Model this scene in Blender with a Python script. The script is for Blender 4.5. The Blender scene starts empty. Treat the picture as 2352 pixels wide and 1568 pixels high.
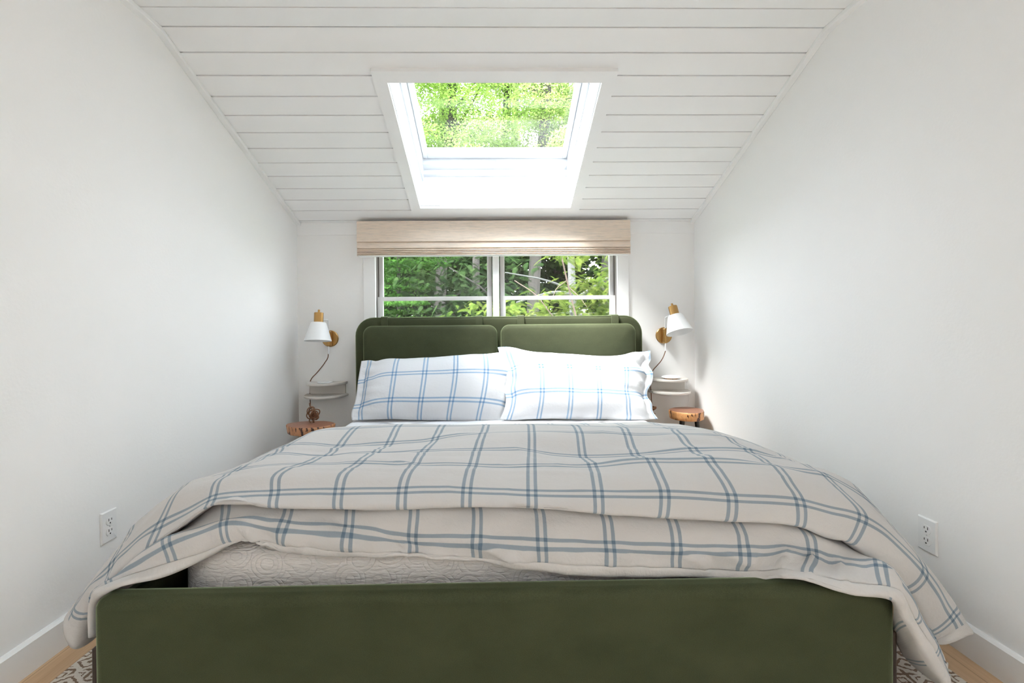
import bpy, bmesh, math, random
import numpy as np
from mathutils import Vector, Matrix

random.seed(7)
rng = np.random.default_rng(11)
scene = bpy.context.scene
COL = scene.collection

# ------------------------------------------------------------------ helpers
class MB:
    """collects polygons and links them as ONE mesh object"""
    def __init__(self):
        self.v = []; self.f = []; self.m = []; self.s = []
    def add(self, verts, faces, mat=0, smooth=False):
        o = len(self.v)
        self.v += [tuple(p) for p in verts]
        for f in faces:
            self.f.append(tuple(o + i for i in f)); self.m.append(mat); self.s.append(smooth)
        return self
    def box(self, a, b, mat=0, xf=None):
        x0, y0, z0 = a; x1, y1, z1 = b
        vs = [(x0, y0, z0), (x1, y0, z0), (x1, y1, z0), (x0, y1, z0), (x0, y0, z1), (x1, y0, z1), (x1, y1, z1), (x0, y1, z1)]
        if xf: vs = [xf(*p) for p in vs]
        return self.add(vs, [(0, 3, 2, 1), (4, 5, 6, 7), (0, 1, 5, 4), (1, 2, 6, 5), (2, 3, 7, 6), (3, 0, 4, 7)], mat)
    def tube(self, path, r, n=8, mat=0, caps=True):
        P = [Vector(p) for p in path]; m = len(P)
        R = r if hasattr(r, '__len__') else [r] * m
        vs = []; up = Vector((0.13, 0.2, 1)).normalized()
        t0 = (P[1] - P[0]).normalized()
        a = t0.cross(up)
        if a.length < 1e-3: a = t0.cross(Vector((1, 0, 0)))
        a.normalize()
        for i in range(m):
            t = (P[min(i + 1, m - 1)] - P[max(i - 1, 0)])
            t = t.normalized() if t.length > 1e-9 else t0
            a = a - t * a.dot(t)
            a = a.normalized() if a.length > 1e-6 else t.orthogonal().normalized()
            b = t.cross(a)
            for k in range(n):
                w = 2 * math.pi * k / n
                vs.append(P[i] + (a * math.cos(w) + b * math.sin(w)) * R[i])
        fs = [(i * n + k, i * n + (k + 1) % n, (i + 1) * n + (k + 1) % n, (i + 1) * n + k) for i in range(m - 1) for k in range(n)]
        if caps:
            fs.append(tuple(range(n - 1, -1, -1))); fs.append(tuple((m - 1) * n + k for k in range(n)))
        return self.add(vs, fs, mat, True)
    def lathe(self, prof, n=48, mat=0, mtx=None, closed=False):
        vs = []; m = len(prof)
        for (r, z) in prof:
            for k in range(n):
                w = 2 * math.pi * k / n
                p = Vector((r * math.cos(w), r * math.sin(w), z))
                vs.append(mtx @ p if mtx else p)
        fs = [(i * n + k, i * n + (k + 1) % n, (i + 1) * n + (k + 1) % n, (i + 1) * n + k) for i in range(m - 1) for k in range(n)]
        if not closed:
            if prof[0][0] > 1e-6: fs.append(tuple(range(n - 1, -1, -1)))
            if prof[-1][0] > 1e-6: fs.append(tuple((m - 1) * n + k for k in range(n)))
        return self.add(vs, fs, mat, True)
    def prism(self, poly, vec, mat=0, smooth=False):
        """poly: list of 3D points, extruded by vec"""
        n = len(poly); P = [Vector(p) for p in poly]; V = Vector(vec)
        vs = P + [p + V for p in P]
        fs = [tuple(range(n - 1, -1, -1)), tuple(range(n, 2 * n))] + [(i, (i + 1) % n, n + (i + 1) % n, n + i) for i in range(n)]
        return self.add(vs, fs, mat, smooth)
    def obj(self, name, mats, parent=None, bevel=0, seg=2, angle=35, weld=False):
        me = bpy.data.meshes.new(name)
        me.from_pydata([tuple(p) for p in self.v], [], self.f)
        for m in (mats if isinstance(mats, (list, tuple)) else [mats]): me.materials.append(m)
        me.polygons.foreach_set('material_index', self.m)
        me.polygons.foreach_set('use_smooth', self.s)
        bm = bmesh.new(); bm.from_mesh(me)
        if weld: bmesh.ops.remove_doubles(bm, verts=bm.verts, dist=1e-5)
        bmesh.ops.recalc_face_normals(bm, faces=bm.faces)
        bm.to_mesh(me); bm.free()
        me.set_sharp_from_angle(angle=math.radians(angle))
        o = bpy.data.objects.new(name, me); COL.objects.link(o)
        if parent:
            o.parent = parent
            o.matrix_parent_inverse = Matrix.Translation(-Vector(world_loc(parent)))
        if bevel:
            b = o.modifiers.new('bevel', 'BEVEL'); b.width = bevel; b.segments = seg; b.limit_method = 'ANGLE'; b.angle_limit = math.radians(40)
            b.harden_normals = False
        return o

def world_loc(o):
    p = Vector(o.location)
    return p
def raw(name, verts, faces, mats, parent=None, mi=None, uv=None, smooth=True):
    me = bpy.data.meshes.new(name)
    verts = np.asarray(verts, np.float32); faces = np.asarray(faces, np.int32)
    nf, k = faces.shape
    me.vertices.add(len(verts)); me.vertices.foreach_set('co', verts.ravel())
    me.loops.add(nf * k); me.loops.foreach_set('vertex_index', faces.ravel())
    me.polygons.add(nf); me.polygons.foreach_set('loop_start', np.arange(0, nf * k, k, dtype=np.int32))
    for m in (mats if isinstance(mats, (list, tuple)) else [mats]): me.materials.append(m)
    if mi is not None: me.polygons.foreach_set('material_index', np.asarray(mi, np.int32))
    me.polygons.foreach_set('use_smooth', np.full(nf, smooth))
    if uv is not None:
        l = me.uv_layers.new(name='UVMap'); l.data.foreach_set('uv', np.asarray(uv, np.float32)[faces.ravel()].ravel())
    me.update(calc_edges=True); me.validate()
    o = bpy.data.objects.new(name, me); COL.objects.link(o)
    if parent:
        o.parent = parent; o.matrix_parent_inverse = Matrix.Translation(-Vector(world_loc(parent)))
    return o
def thing(name, label, cat, loc=(0, 0, 0), group=None):
    o = bpy.data.objects.new(name, None); COL.objects.link(o); o.location = loc; o.empty_display_size = .1
    return tag(o, label, cat, group)
def tag(o, label, cat, group=None):
    o['label'] = label; o['category'] = cat
    if group: o['group'] = group
    return o
def struct(o, label=None):
    o['kind'] = 'structure'
    if label: o['label'] = label
    return o
def root(name, loc=(0, 0, 0)):
    o = bpy.data.objects.new(name, None); COL.objects.link(o); o.location = loc; o.empty_display_size = .1
    return o

def vnoise(x, y, z=0.0, seed=0):
    x, y, z = np.broadcast_arrays(np.asarray(x, float), np.asarray(y, float), np.asarray(z, float))
    xi, yi, zi = np.floor(x).astype(np.int64), np.floor(y).astype(np.int64), np.floor(z).astype(np.int64)
    fx, fy, fz = x - xi, y - yi, z - zi
    fx, fy, fz = [t * t * t * (t * (t * 6 - 15) + 10) for t in (fx, fy, fz)]
    def h(a, b, c):
        n = (a * 374761393 + b * 668265263 + c * 2147483647 + seed * 974711) & 0xffffffff
        n = ((n ^ (n >> 13)) * 1274126177) & 0xffffffff
        n = (n ^ (n >> 16)) & 0xffff
        return n / 32767.5 - 1
    r = 0
    for dx in (0, 1):
        for dy in (0, 1):
            for dz in (0, 1):
                r = r + h(xi + dx, yi + dy, zi + dz) * (fx if dx else 1 - fx) * (fy if dy else 1 - fy) * (fz if dz else 1 - fz)
    return r
def crsample(K, T, t):
    """non-uniform cubic Hermite through knots K (n,...) at params T, sampled at t"""
    K = np.asarray(K, float); T = np.asarray(T, float); n = len(T)
    sh = (-1,) + (1,) * (K.ndim - 1)
    d = np.diff(K, axis=0) / np.diff(T).reshape(sh)
    m = np.empty_like(K); m[0] = d[0]; m[-1] = d[-1]
    h = np.diff(T)
    for i in range(1, n - 1):
        m[i] = (d[i - 1] * h[i] + d[i] * h[i - 1]) / (h[i] + h[i - 1])
    i = np.clip(np.searchsorted(T, t, side='right') - 1, 0, n - 2)
    hh = h[i].reshape(sh); s = ((t - T[i]) / h[i]).reshape(sh)
    return ((1 + 2 * s) * (1 - s) ** 2) * K[i] + (s * (1 - s) ** 2) * hh * m[i] + (s * s * (3 - 2 * s)) * K[i + 1] + (s * s * (s - 1)) * hh * m[i + 1]

# ------------------------------------------------------------------ materials
class NT:
    def __init__(self, name):
        self.mat = bpy.data.materials.new(name); self.mat.use_nodes = True
        self.t = self.mat.node_tree; self.t.nodes.clear()
        self.out = self.t.nodes.new('ShaderNodeOutputMaterial')
    def n(self, typ, **kw):
        nd = self.t.nodes.new(typ)
        for k, v in kw.items():
            if k.startswith('i_'): nd.inputs[k[2:].replace('_', ' ')].default_value = v
            else: setattr(nd, k, v)
        return nd
    def l(self, a, b): self.t.links.new(a, b)
    def math(self, op, a, b=None, c=None):
        nd = self.t.nodes.new('ShaderNodeMath'); nd.operation = op
        for i, v in enumerate((a, b, c)):
            if v is None: continue
            if isinstance(v, (int, float)): nd.inputs[i].default_value = v
            else: self.l(v, nd.inputs[i])
        return nd.outputs[0]
    def mix(self, fac, a, b, mode='MIX'):
        nd = self.t.nodes.new('ShaderNodeMix'); nd.data_type = 'RGBA'; nd.blend_type = mode
        for v, idx in ((fac, 0), (a, 6), (b, 7)):
            if isinstance(v, (int, float)): nd.inputs[idx].default_value = v
            elif isinstance(v, tuple): nd.inputs[idx].default_value = v + (1,) if len(v) == 3 else v
            else: self.l(v, nd.inputs[idx])
        return nd.outputs[2]
    def principled(self, **kw):
        p = self.n('ShaderNodeBsdfPrincipled', **kw); self.l(p.outputs[0], self.out.inputs[0]); return p
    def noise(self, vec, scale, detail=3, rough=.5):
        nd = self.n('ShaderNodeTexNoise'); nd.inputs['Scale'].default_value = scale; nd.inputs['Detail'].default_value = detail; nd.inputs['Roughness'].default_value = rough
        if vec is not None: self.l(vec, nd.inputs['Vector'])
        return nd.outputs['Fac']
    def scaled(self, vec, s):
        m = self.n('ShaderNodeMapping'); m.inputs['Scale'].default_value = s; self.l(vec, m.inputs[0]); return m.outputs[0]
    def ramp(self, fac, stops):
        r = self.n('ShaderNodeValToRGB'); self.l(fac, r.inputs[0]); e = r.color_ramp.elements
        while len(e) < len(stops): e.new(.5)
        for el, (p, c) in zip(e, stops): el.position = p; el.color = tuple(c) + (1,)
        return r.outputs[0]
    def bump(self, h, dist, strength=1):
        b = self.n('ShaderNodeBump'); b.inputs['Distance'].default_value = dist; b.inputs['Strength'].default_value = strength; self.l(h, b.inputs['Height']); return b.outputs[0]

def plain(name, c, rough=.5, metal=0, bump=None, spec=.5):
    t = NT(name); p = t.principled(i_Base_Color=c + (1,), i_Roughness=rough, i_Metallic=metal)
    p.inputs['Specular IOR Level'].default_value = spec
    if bump:
        g = t.n('ShaderNodeTexCoord').outputs['Object']
        t.l(t.bump(t.noise(g, bump[0]), bump[1]), p.inputs['Normal'])
    return t.mat

M = {}
M['wall'] = plain('white_wall_paint', (.86, .855, .85), .85, bump=(90, .0004), spec=.25)
M['ceil'] = plain('white_ceiling_paint', (.86, .86, .86), .55, bump=(40, .0003), spec=.3)
M['trim'] = plain('white_trim_paint', (.86, .86, .86), .4, bump=(30, .0002), spec=.35)
M['skyframe'] = plain('white_lacquer', (.72, .74, .77), .3)
M['vinyl'] = plain('white_window_vinyl', (.78, .77, .78), .35)
M['screen_track'] = plain('grey_window_track', (.16, .14, .13), .5)
M['plastic'] = plain('white_plastic', (.82, .82, .82), .3)
M['slot'] = plain('outlet_slot_dark', (.02, .018, .018), .6)
M['steel'] = plain('bright_steel', (.75, .76, .78), .28, 1)
M['lamp_white'] = plain('white_enamel', (.84, .85, .86), .35)
M['shelf'] = plain('warm_white_shelf_paint', (.67, .63, .585), .35)
M['black_wood'] = plain('black_stained_wood', (.012, .011, .011), .3, bump=(60, .0005))
M['bed_leg'] = plain('dark_walnut_leg', (.035, .02, .015), .45, bump=(50, .0004))
M['dark_inner'] = plain('dark_bed_base_cloth', (.012, .011, .01), .9)
M['sheet'] = plain('white_cotton_sheet', (.84, .84, .86), .9, bump=(14, .003), spec=.2)
M['bark'] = plain('tree_bark', (.034, .030, .026), .9, bump=(30, .01))
M['bark_grey'] = plain('lichen_grey_bark', (.075, .076, .072), .9, bump=(30, .01))
M['twig'] = plain('brown_twig', (.09, .06, .045), .8)

def mk_brass():
    t = NT('brushed_brass'); p = t.principled(i_Base_Color=(.48, .29, .11, 1), i_Metallic=1.0, i_Roughness=.34)
    g = t.n('ShaderNodeTexCoord').outputs['Object']
    n = t.noise(t.scaled(g, (400, 400, 8)), 1.0, 2)
    t.l(t.bump(n, .0003), p.inputs['Normal'])
    return t.mat
M['brass'] = mk_brass()

def mk_velvet():
    t = NT('olive_green_velvet')
    p = t.principled(i_Roughness=.75)
    g = t.n('ShaderNodeTexCoord').outputs['Object']
    n1 = t.noise(t.scaled(g, (3, 3, 5)), 1.4, 4, .6)
    n2 = t.noise(t.scaled(g, (500, 500, 700)), 1, 2)
    c = t.ramp(n1, [(.3, (.042, .048, .026)), (.7, (.064, .070, .039))])
    c = t.mix(.25, c, t.ramp(n2, [(.35, (.03, .035, .016)), (.65, (.10, .115, .06))]))
    t.l(c, p.inputs['Base Color'])
    p.inputs['Specular IOR Level'].default_value = .1
    p.inputs['Sheen Weight'].default_value = 1.0; p.inputs['Sheen Roughness'].default_value = .33
    p.inputs['Sheen Tint'].default_value = (.60, .74, .46, 1)
    t.l(t.bump(n2, .0006, .5), p.inputs['Normal'])
    return t.mat
M['velvet'] = mk_velvet()
def mk_velvet_pipe():
    t = NT('olive_velvet_piping'); p = t.principled(i_Base_Color=(.085, .105, .045, 1), i_Roughness=.7)
    p.inputs['Sheen Weight'].default_value = .6; p.inputs['Sheen Tint'].default_value = (.5, .58, .32, 1)
    return t.mat
M['pipe'] = mk_velvet_pipe()

PLAID = .178
def mk_plaid(name, base, tint, stripes=True):
    t = NT(name); p = t.principled(i_Roughness=.9)
    p.inputs['Specular IOR Level'].default_value = .15
    p.inputs['Sheen Weight'].default_value = .12
    uv = t.n('ShaderNodeUVMap'); uv.uv_map = 'UVMap'
    nz = t.noise(t.scaled(uv.outputs[0], (1, 1, 1)), 900, 2)
    fine = t.noise(t.scaled(uv.outputs[0], (1, 1, 1)), 70, 4, .6)
    if stripes:
        s = t.n('ShaderNodeSeparateXYZ'); t.l(uv.outputs[0], s.inputs[0])
        masks = []
        for k in (0, 1):
            a = t.math('DIVIDE', s.outputs[k], PLAID)
            d = t.math('SUBTRACT', a, t.math('ROUND', a))
            d = t.math('MULTIPLY', t.math('ABSOLUTE', d), PLAID)
            d = t.math('ABSOLUTE', t.math('SUBTRACT', d, .0103))
            d = t.math('ADD', d, t.math('MULTIPLY', t.math('SUBTRACT', nz, .5), .0022))
            mk = t.n('ShaderNodeMapRange'); mk.inputs[1].default_value = .0040; mk.inputs[2].default_value = .0056
            mk.inputs[3].default_value = 1; mk.inputs[4].default_value = 0; t.l(d, mk.inputs[0])
            w = t.math('MULTIPLY', mk.outputs[0], t.math('ADD', .72, t.math('MULTIPLY', nz, .5)))
            w = t.math('MINIMUM', w, 1.0)
            masks.append(w)
        c = t.mix(masks[0], base, tuple(b * k for b, k in zip(base, tint)))
        c2 = t.mix(masks[1], (1., 1., 1.), tint)
        c = t.mix(1.0, c, c2, 'MULTIPLY')
        t.l(c, p.inputs['Base Color'])
    else:
        p.inputs['Base Color'].default_value = base + (1,)
    t.l(t.bump(fine, .004, .55), p.inputs['Normal'])
    return t.mat
M['plaid'] = mk_plaid('cream_blue_windowpane_cotton', (.575, .555, .54), (.44, .545, .64))
M['plaid_plain'] = mk_plaid('plain_cream_cotton', (.595, .573, .555), (1, 1, 1), False)
M['plaid_p'] = mk_plaid('white_blue_windowpane_cotton', (.69, .695, .715), (.43, .59, .78))
M['plaid_p_plain'] = mk_plaid('plain_white_cotton', (.69, .695, .715), (1, 1, 1), False)

def mk_quilt():
    t = NT('stitched_stone_quilt'); p = t.principled(i_Base_Color=(.80, .76, .73, 1), i_Roughness=.95)
    p.inputs['Specular IOR Level'].default_value = .1
    g = t.n('ShaderNodeUVMap'); g.uv_map = 'UVMap'
    u = g.outputs[0]
    w = t.n('ShaderNodeTexNoise'); w.inputs['Scale'].default_value = 9; t.l(u, w.inputs['Vector'])
    add = t.n('ShaderNodeVectorMath'); add.operation = 'MULTIPLY_ADD'; t.l(w.outputs['Color'], add.inputs[0]); add.inputs[1].default_value = (.012, .012, 0); t.l(u, add.inputs[2])
    vo = t.n('ShaderNodeTexVoronoi'); vo.inputs['Scale'].default_value = 12.5; vo.inputs['Randomness'].default_value = .55; t.l(add.outputs[0], vo.inputs['Vector'])
    rings = t.math('ABSOLUTE', t.math('SINE', t.math('MULTIPLY', vo.outputs['Distance'], 22)))
    rings = t.math('POWER', rings, .35)
    cr = t.n('ShaderNodeTexNoise'); cr.inputs['Scale'].default_value = 1; cr.inputs['Detail'].default_value = 3
    t.l(t.scaled(u, (30, 130, 1)), cr.inputs['Vector'])
    h = t.math('ADD', t.math('MULTIPLY', rings, .38), t.math('MULTIPLY', cr.outputs['Fac'], 1.1))
    t.l(t.bump(h, .006, 1.0), p.inputs['Normal'])
    return t.mat
M['quilt'] = mk_quilt()

def mk_shade():
    t = NT('woven_grass_shade'); p = t.principled(i_Roughness=.85)
    p.inputs['Specular IOR Level'].default_value = .15
    g = t.n('ShaderNodeTexCoord').outputs['Object']
    a = t.noise(t.scaled(g, (6, 60, 420)), 1, 3, .6)
    b = t.noise(t.scaled(g, (14, 100, 150)), 1, 3, .65)
    k = t.noise(t.scaled(g, (2.2, 8, 5)), 1, 2)
    c = t.ramp(a, [(.28, (.50, .36, .27)), (.5, (.78, .62, .50)), (.75, (.90, .79, .68))])
    c2 = t.ramp(b, [(.3, (.52, .48, .42)), (.55, (.80, .66, .54)), (.8, (.86, .70, .56))])
    c = t.mix(.5, c, c2)
    c = t.mix(t.math('MULTIPLY', k, .3), c, (.70, .68, .63))
    t.l(c, p.inputs['Base Color'])
    t.l(t.bump(a, .0012, .6), p.inputs['Normal'])
    return t.mat
M['shade'] = mk_shade()

def mk_oak():
    t = NT('light_oak_planks'); p = t.principled(i_Roughness=.42)
    g = t.n('ShaderNodeTexCoord').outputs['Object']
    s = t.n('ShaderNodeSeparateXYZ'); t.l(g, s.inputs[0])
    pl = t.math('FLOOR', t.math('DIVIDE', s.outputs[0], .083))
    fr = t.math('FRACT', t.math('DIVIDE', s.outputs[0], .083))
    cmb = t.n('ShaderNodeCombineXYZ'); t.l(t.math('MULTIPLY', s.outputs[0], 34), cmb.inputs[0]); t.l(t.math('ADD', t.math('MULTIPLY', s.outputs[1], 1.6), t.math('MULTIPLY', pl, 7.3)), cmb.inputs[1]); t.l(pl, cmb.inputs[2])
    n = t.noise(cmb.outputs[0], 1.6, 4, .6)
    c = t.ramp(n, [(.25, (.50, .31, .17)), (.55, (.62, .41, .24)), (.8, (.70, .50, .32))])
    wn = t.n('ShaderNodeTexWhiteNoise'); wn.noise_dimensions = '1D'; t.l(pl, wn.inputs['W'])
    c = t.mix(t.math('MULTIPLY', wn.outputs['Value'], .35), c, (.74, .55, .36))
    gap = t.math('LESS_THAN', fr, .025)
    c = t.mix(t.math('MULTIPLY', gap, .7), c, (.25, .14, .07))
    t.l(c, p.inputs['Base Color']); t.l(t.bump(n, .0006), p.inputs['Normal'])
    return t.mat
M['oak'] = mk_oak()

def mk_rug():
    t = NT('cream_brown_key_pattern_rug'); p = t.principled(i_Roughness=1.0)
    p.inputs['Specular IOR Level'].default_value = .05
    g = t.n('ShaderNodeTexCoord').outputs['Object']
    nz = t.n('ShaderNodeTexNoise'); nz.inputs['Scale'].default_value = 120; t.l(g, nz.inputs['Vector'])
    ad = t.n('ShaderNodeVectorMath'); ad.operation = 'MULTIPLY_ADD'; t.l(nz.outputs['Color'], ad.inputs[0]); ad.inputs[1].default_value = (.010, .010, 0); t.l(g, ad.inputs[2])
    s = t.n('ShaderNodeSeparateXYZ'); t.l(ad.outputs[0], s.inputs[0])
    def fold(v, size, off):
        a = t.math('DIVIDE', v, size); a = t.math('ADD', a, off)
        return t.math('ABSOLUTE', t.math('SUBTRACT', t.math('FRACT', a), .5))
    a = t.math('ADD', fold(s.outputs[0], .125, .1), fold(s.outputs[1], .088, .3))
    m = t.math('MAXIMUM', fold(s.outputs[0], .055, .2), fold(s.outputs[1], .045, .1))
    band1 = t.math('GREATER_THAN', t.math('FRACT', t.math('MULTIPLY', a, 4)), .66)
    band2 = t.math('GREATER_THAN', t.math('FRACT', t.math('MULTIPLY', m, 4)), .64)
    big = t.math('GREATER_THAN', a, .5)
    band = t.math('ADD', t.math('MULTIPLY', band1, big), t.math('MULTIPLY', band2, t.math('SUBTRACT', 1, big)))
    c = t.mix(band, (.80, .75, .68), (.24, .16, .11))
    loop = t.noise(g, 260, 2)
    c = t.mix(t.math('MULTIPLY', loop, .25), c, (.55, .48, .40))
    t.l(c, p.inputs['Base Color'])
    h = t.math('ADD', t.math('MULTIPLY', t.math('SUBTRACT', 1, band), .7), t.math('MULTIPLY', loop, .5))
    t.l(t.bump(h, .006), p.inputs['Normal'])
    return t.mat
M['rug'] = mk_rug()

def mk_edgewood(name, light, mid, dark):
    t = NT(name); p = t.principled(i_Roughness=.45)
    g = t.n('ShaderNodeTexCoord').outputs['Object']
    a = t.noise(t.scaled(g, (38, 38, 7)), 1, 4, .6)
    b = t.noise(t.scaled(g, (52, 52, 19)), 1, 3, .55)
    c = t.ramp(a, [(.25, mid), (.6, light), (.85, light)])
    k = t.ramp(b, [(.535, (0, 0, 0)), (.60, (1, 1, 1))])
    c = t.mix(k, c, dark)
    t.l(c, p.inputs['Base Color'])
    t.l(t.bump(b, -.006, .6), p.inputs['Normal'])
    return t.mat
M['bark_edge'] = mk_edgewood('live_edge_side_wood', (.60, .30, .15), (.42, .19, .09), (.05, .018, .014))
M['bark_edge2'] = mk_edgewood('honey_live_edge_side_wood', (.72, .36, .15), (.56, .25, .09), (.07, .022, .012))
def mk_slabtop():
    t = NT('polished_slab_end_grain'); p = t.principled(i_Roughness=.3)
    g = t.n('ShaderNodeTexCoord').outputs['Object']
    w = t.n('ShaderNodeTexWave'); w.wave_type = 'RINGS'; w.rings_direction = 'Z'; w.inputs['Scale'].default_value = 18; w.inputs['Distortion'].default_value = 3
    t.l(g, w.inputs['Vector'])
    c = t.ramp(w.outputs['Fac'], [(.1, (.24, .095, .055)), (.9, (.36, .16, .09))])
    t.l(c, p.inputs['Base Color'])
    return t.mat
M['slab_top'] = mk_slabtop()
def mk_cord():
    t = NT('braided_brown_cord'); p = t.principled(i_Roughness=.7)
    g = t.n('ShaderNodeTexCoord').outputs['Object']
    n = t.noise(g, 700, 1)
    t.l(t.ramp(n, [(.35, (.10, .04, .018)), (.65, (.27, .125, .06))]), p.inputs['Base Color'])
    return t.mat
M['cord'] = mk_cord()

def mk_glass():
    t = NT('clear_window_glass')
    ge = t.n('ShaderNodeNewGeometry')
    dt = t.n('ShaderNodeVectorMath'); dt.operation = 'DOT_PRODUCT'; t.l(ge.outputs['Incoming'], dt.inputs[0]); t.l(ge.outputs['Normal'], dt.inputs[1])
    f = t.math('POWER', t.math('SUBTRACT', 1, t.math('ABSOLUTE', dt.outputs['Value'])), 5)
    f = t.math('ADD', .03, t.math('MULTIPLY', f, .97))
    tr = t.n('ShaderNodeBsdfTransparent'); tr.inputs[0].default_value = (.985, .995, .99, 1)
    gl = t.n('ShaderNodeBsdfGlossy'); gl.inputs['Roughness'].default_value = .01
    mx = t.n('ShaderNodeMixShader'); t.l(f, mx.inputs[0]); t.l(tr.outputs[0], mx.inputs[1]); t.l(gl.outputs[0], mx.inputs[2])
    t.l(mx.outputs[0], t.out.inputs[0])
    return t.mat
M['glass'] = mk_glass()

def mk_leaf(name, stops, trans=.45):
    t = NT(name)
    g = t.n('ShaderNodeTexCoord').outputs['Object']
    n = t.noise(g, 2.3, 3, .6); n2 = t.noise(g, 17, 2)
    f = t.math('ADD', t.math('MULTIPLY', n, .6), t.math('MULTIPLY', n2, .4))
    c = t.ramp(f, stops)
    d = t.n('ShaderNodeBsdfDiffuse'); t.l(c, d.inputs[0])
    tl = t.n('ShaderNodeBsdfTranslucent'); t.l(c, tl.inputs[0])
    mx = t.n('ShaderNodeMixShader'); mx.inputs[0].default_value = trans
    t.l(d.outputs[0], mx.inputs[1]); t.l(tl.outputs[0], mx.inputs[2]); t.l(mx.outputs[0], t.out.inputs[0])
    return t.mat
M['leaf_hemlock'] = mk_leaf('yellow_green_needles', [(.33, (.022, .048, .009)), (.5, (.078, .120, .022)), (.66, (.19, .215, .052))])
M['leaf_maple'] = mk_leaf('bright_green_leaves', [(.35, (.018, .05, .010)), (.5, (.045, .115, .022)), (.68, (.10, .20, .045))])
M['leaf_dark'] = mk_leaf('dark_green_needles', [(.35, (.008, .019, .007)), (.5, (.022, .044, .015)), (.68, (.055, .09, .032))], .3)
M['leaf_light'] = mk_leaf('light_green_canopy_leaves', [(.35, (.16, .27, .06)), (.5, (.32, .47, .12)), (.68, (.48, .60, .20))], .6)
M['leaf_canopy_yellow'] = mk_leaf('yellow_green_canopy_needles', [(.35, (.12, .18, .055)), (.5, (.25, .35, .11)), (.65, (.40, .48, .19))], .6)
M['ground'] = plain('forest_floor', (.05, .07, .03), 1, bump=(3, .05))

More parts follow.
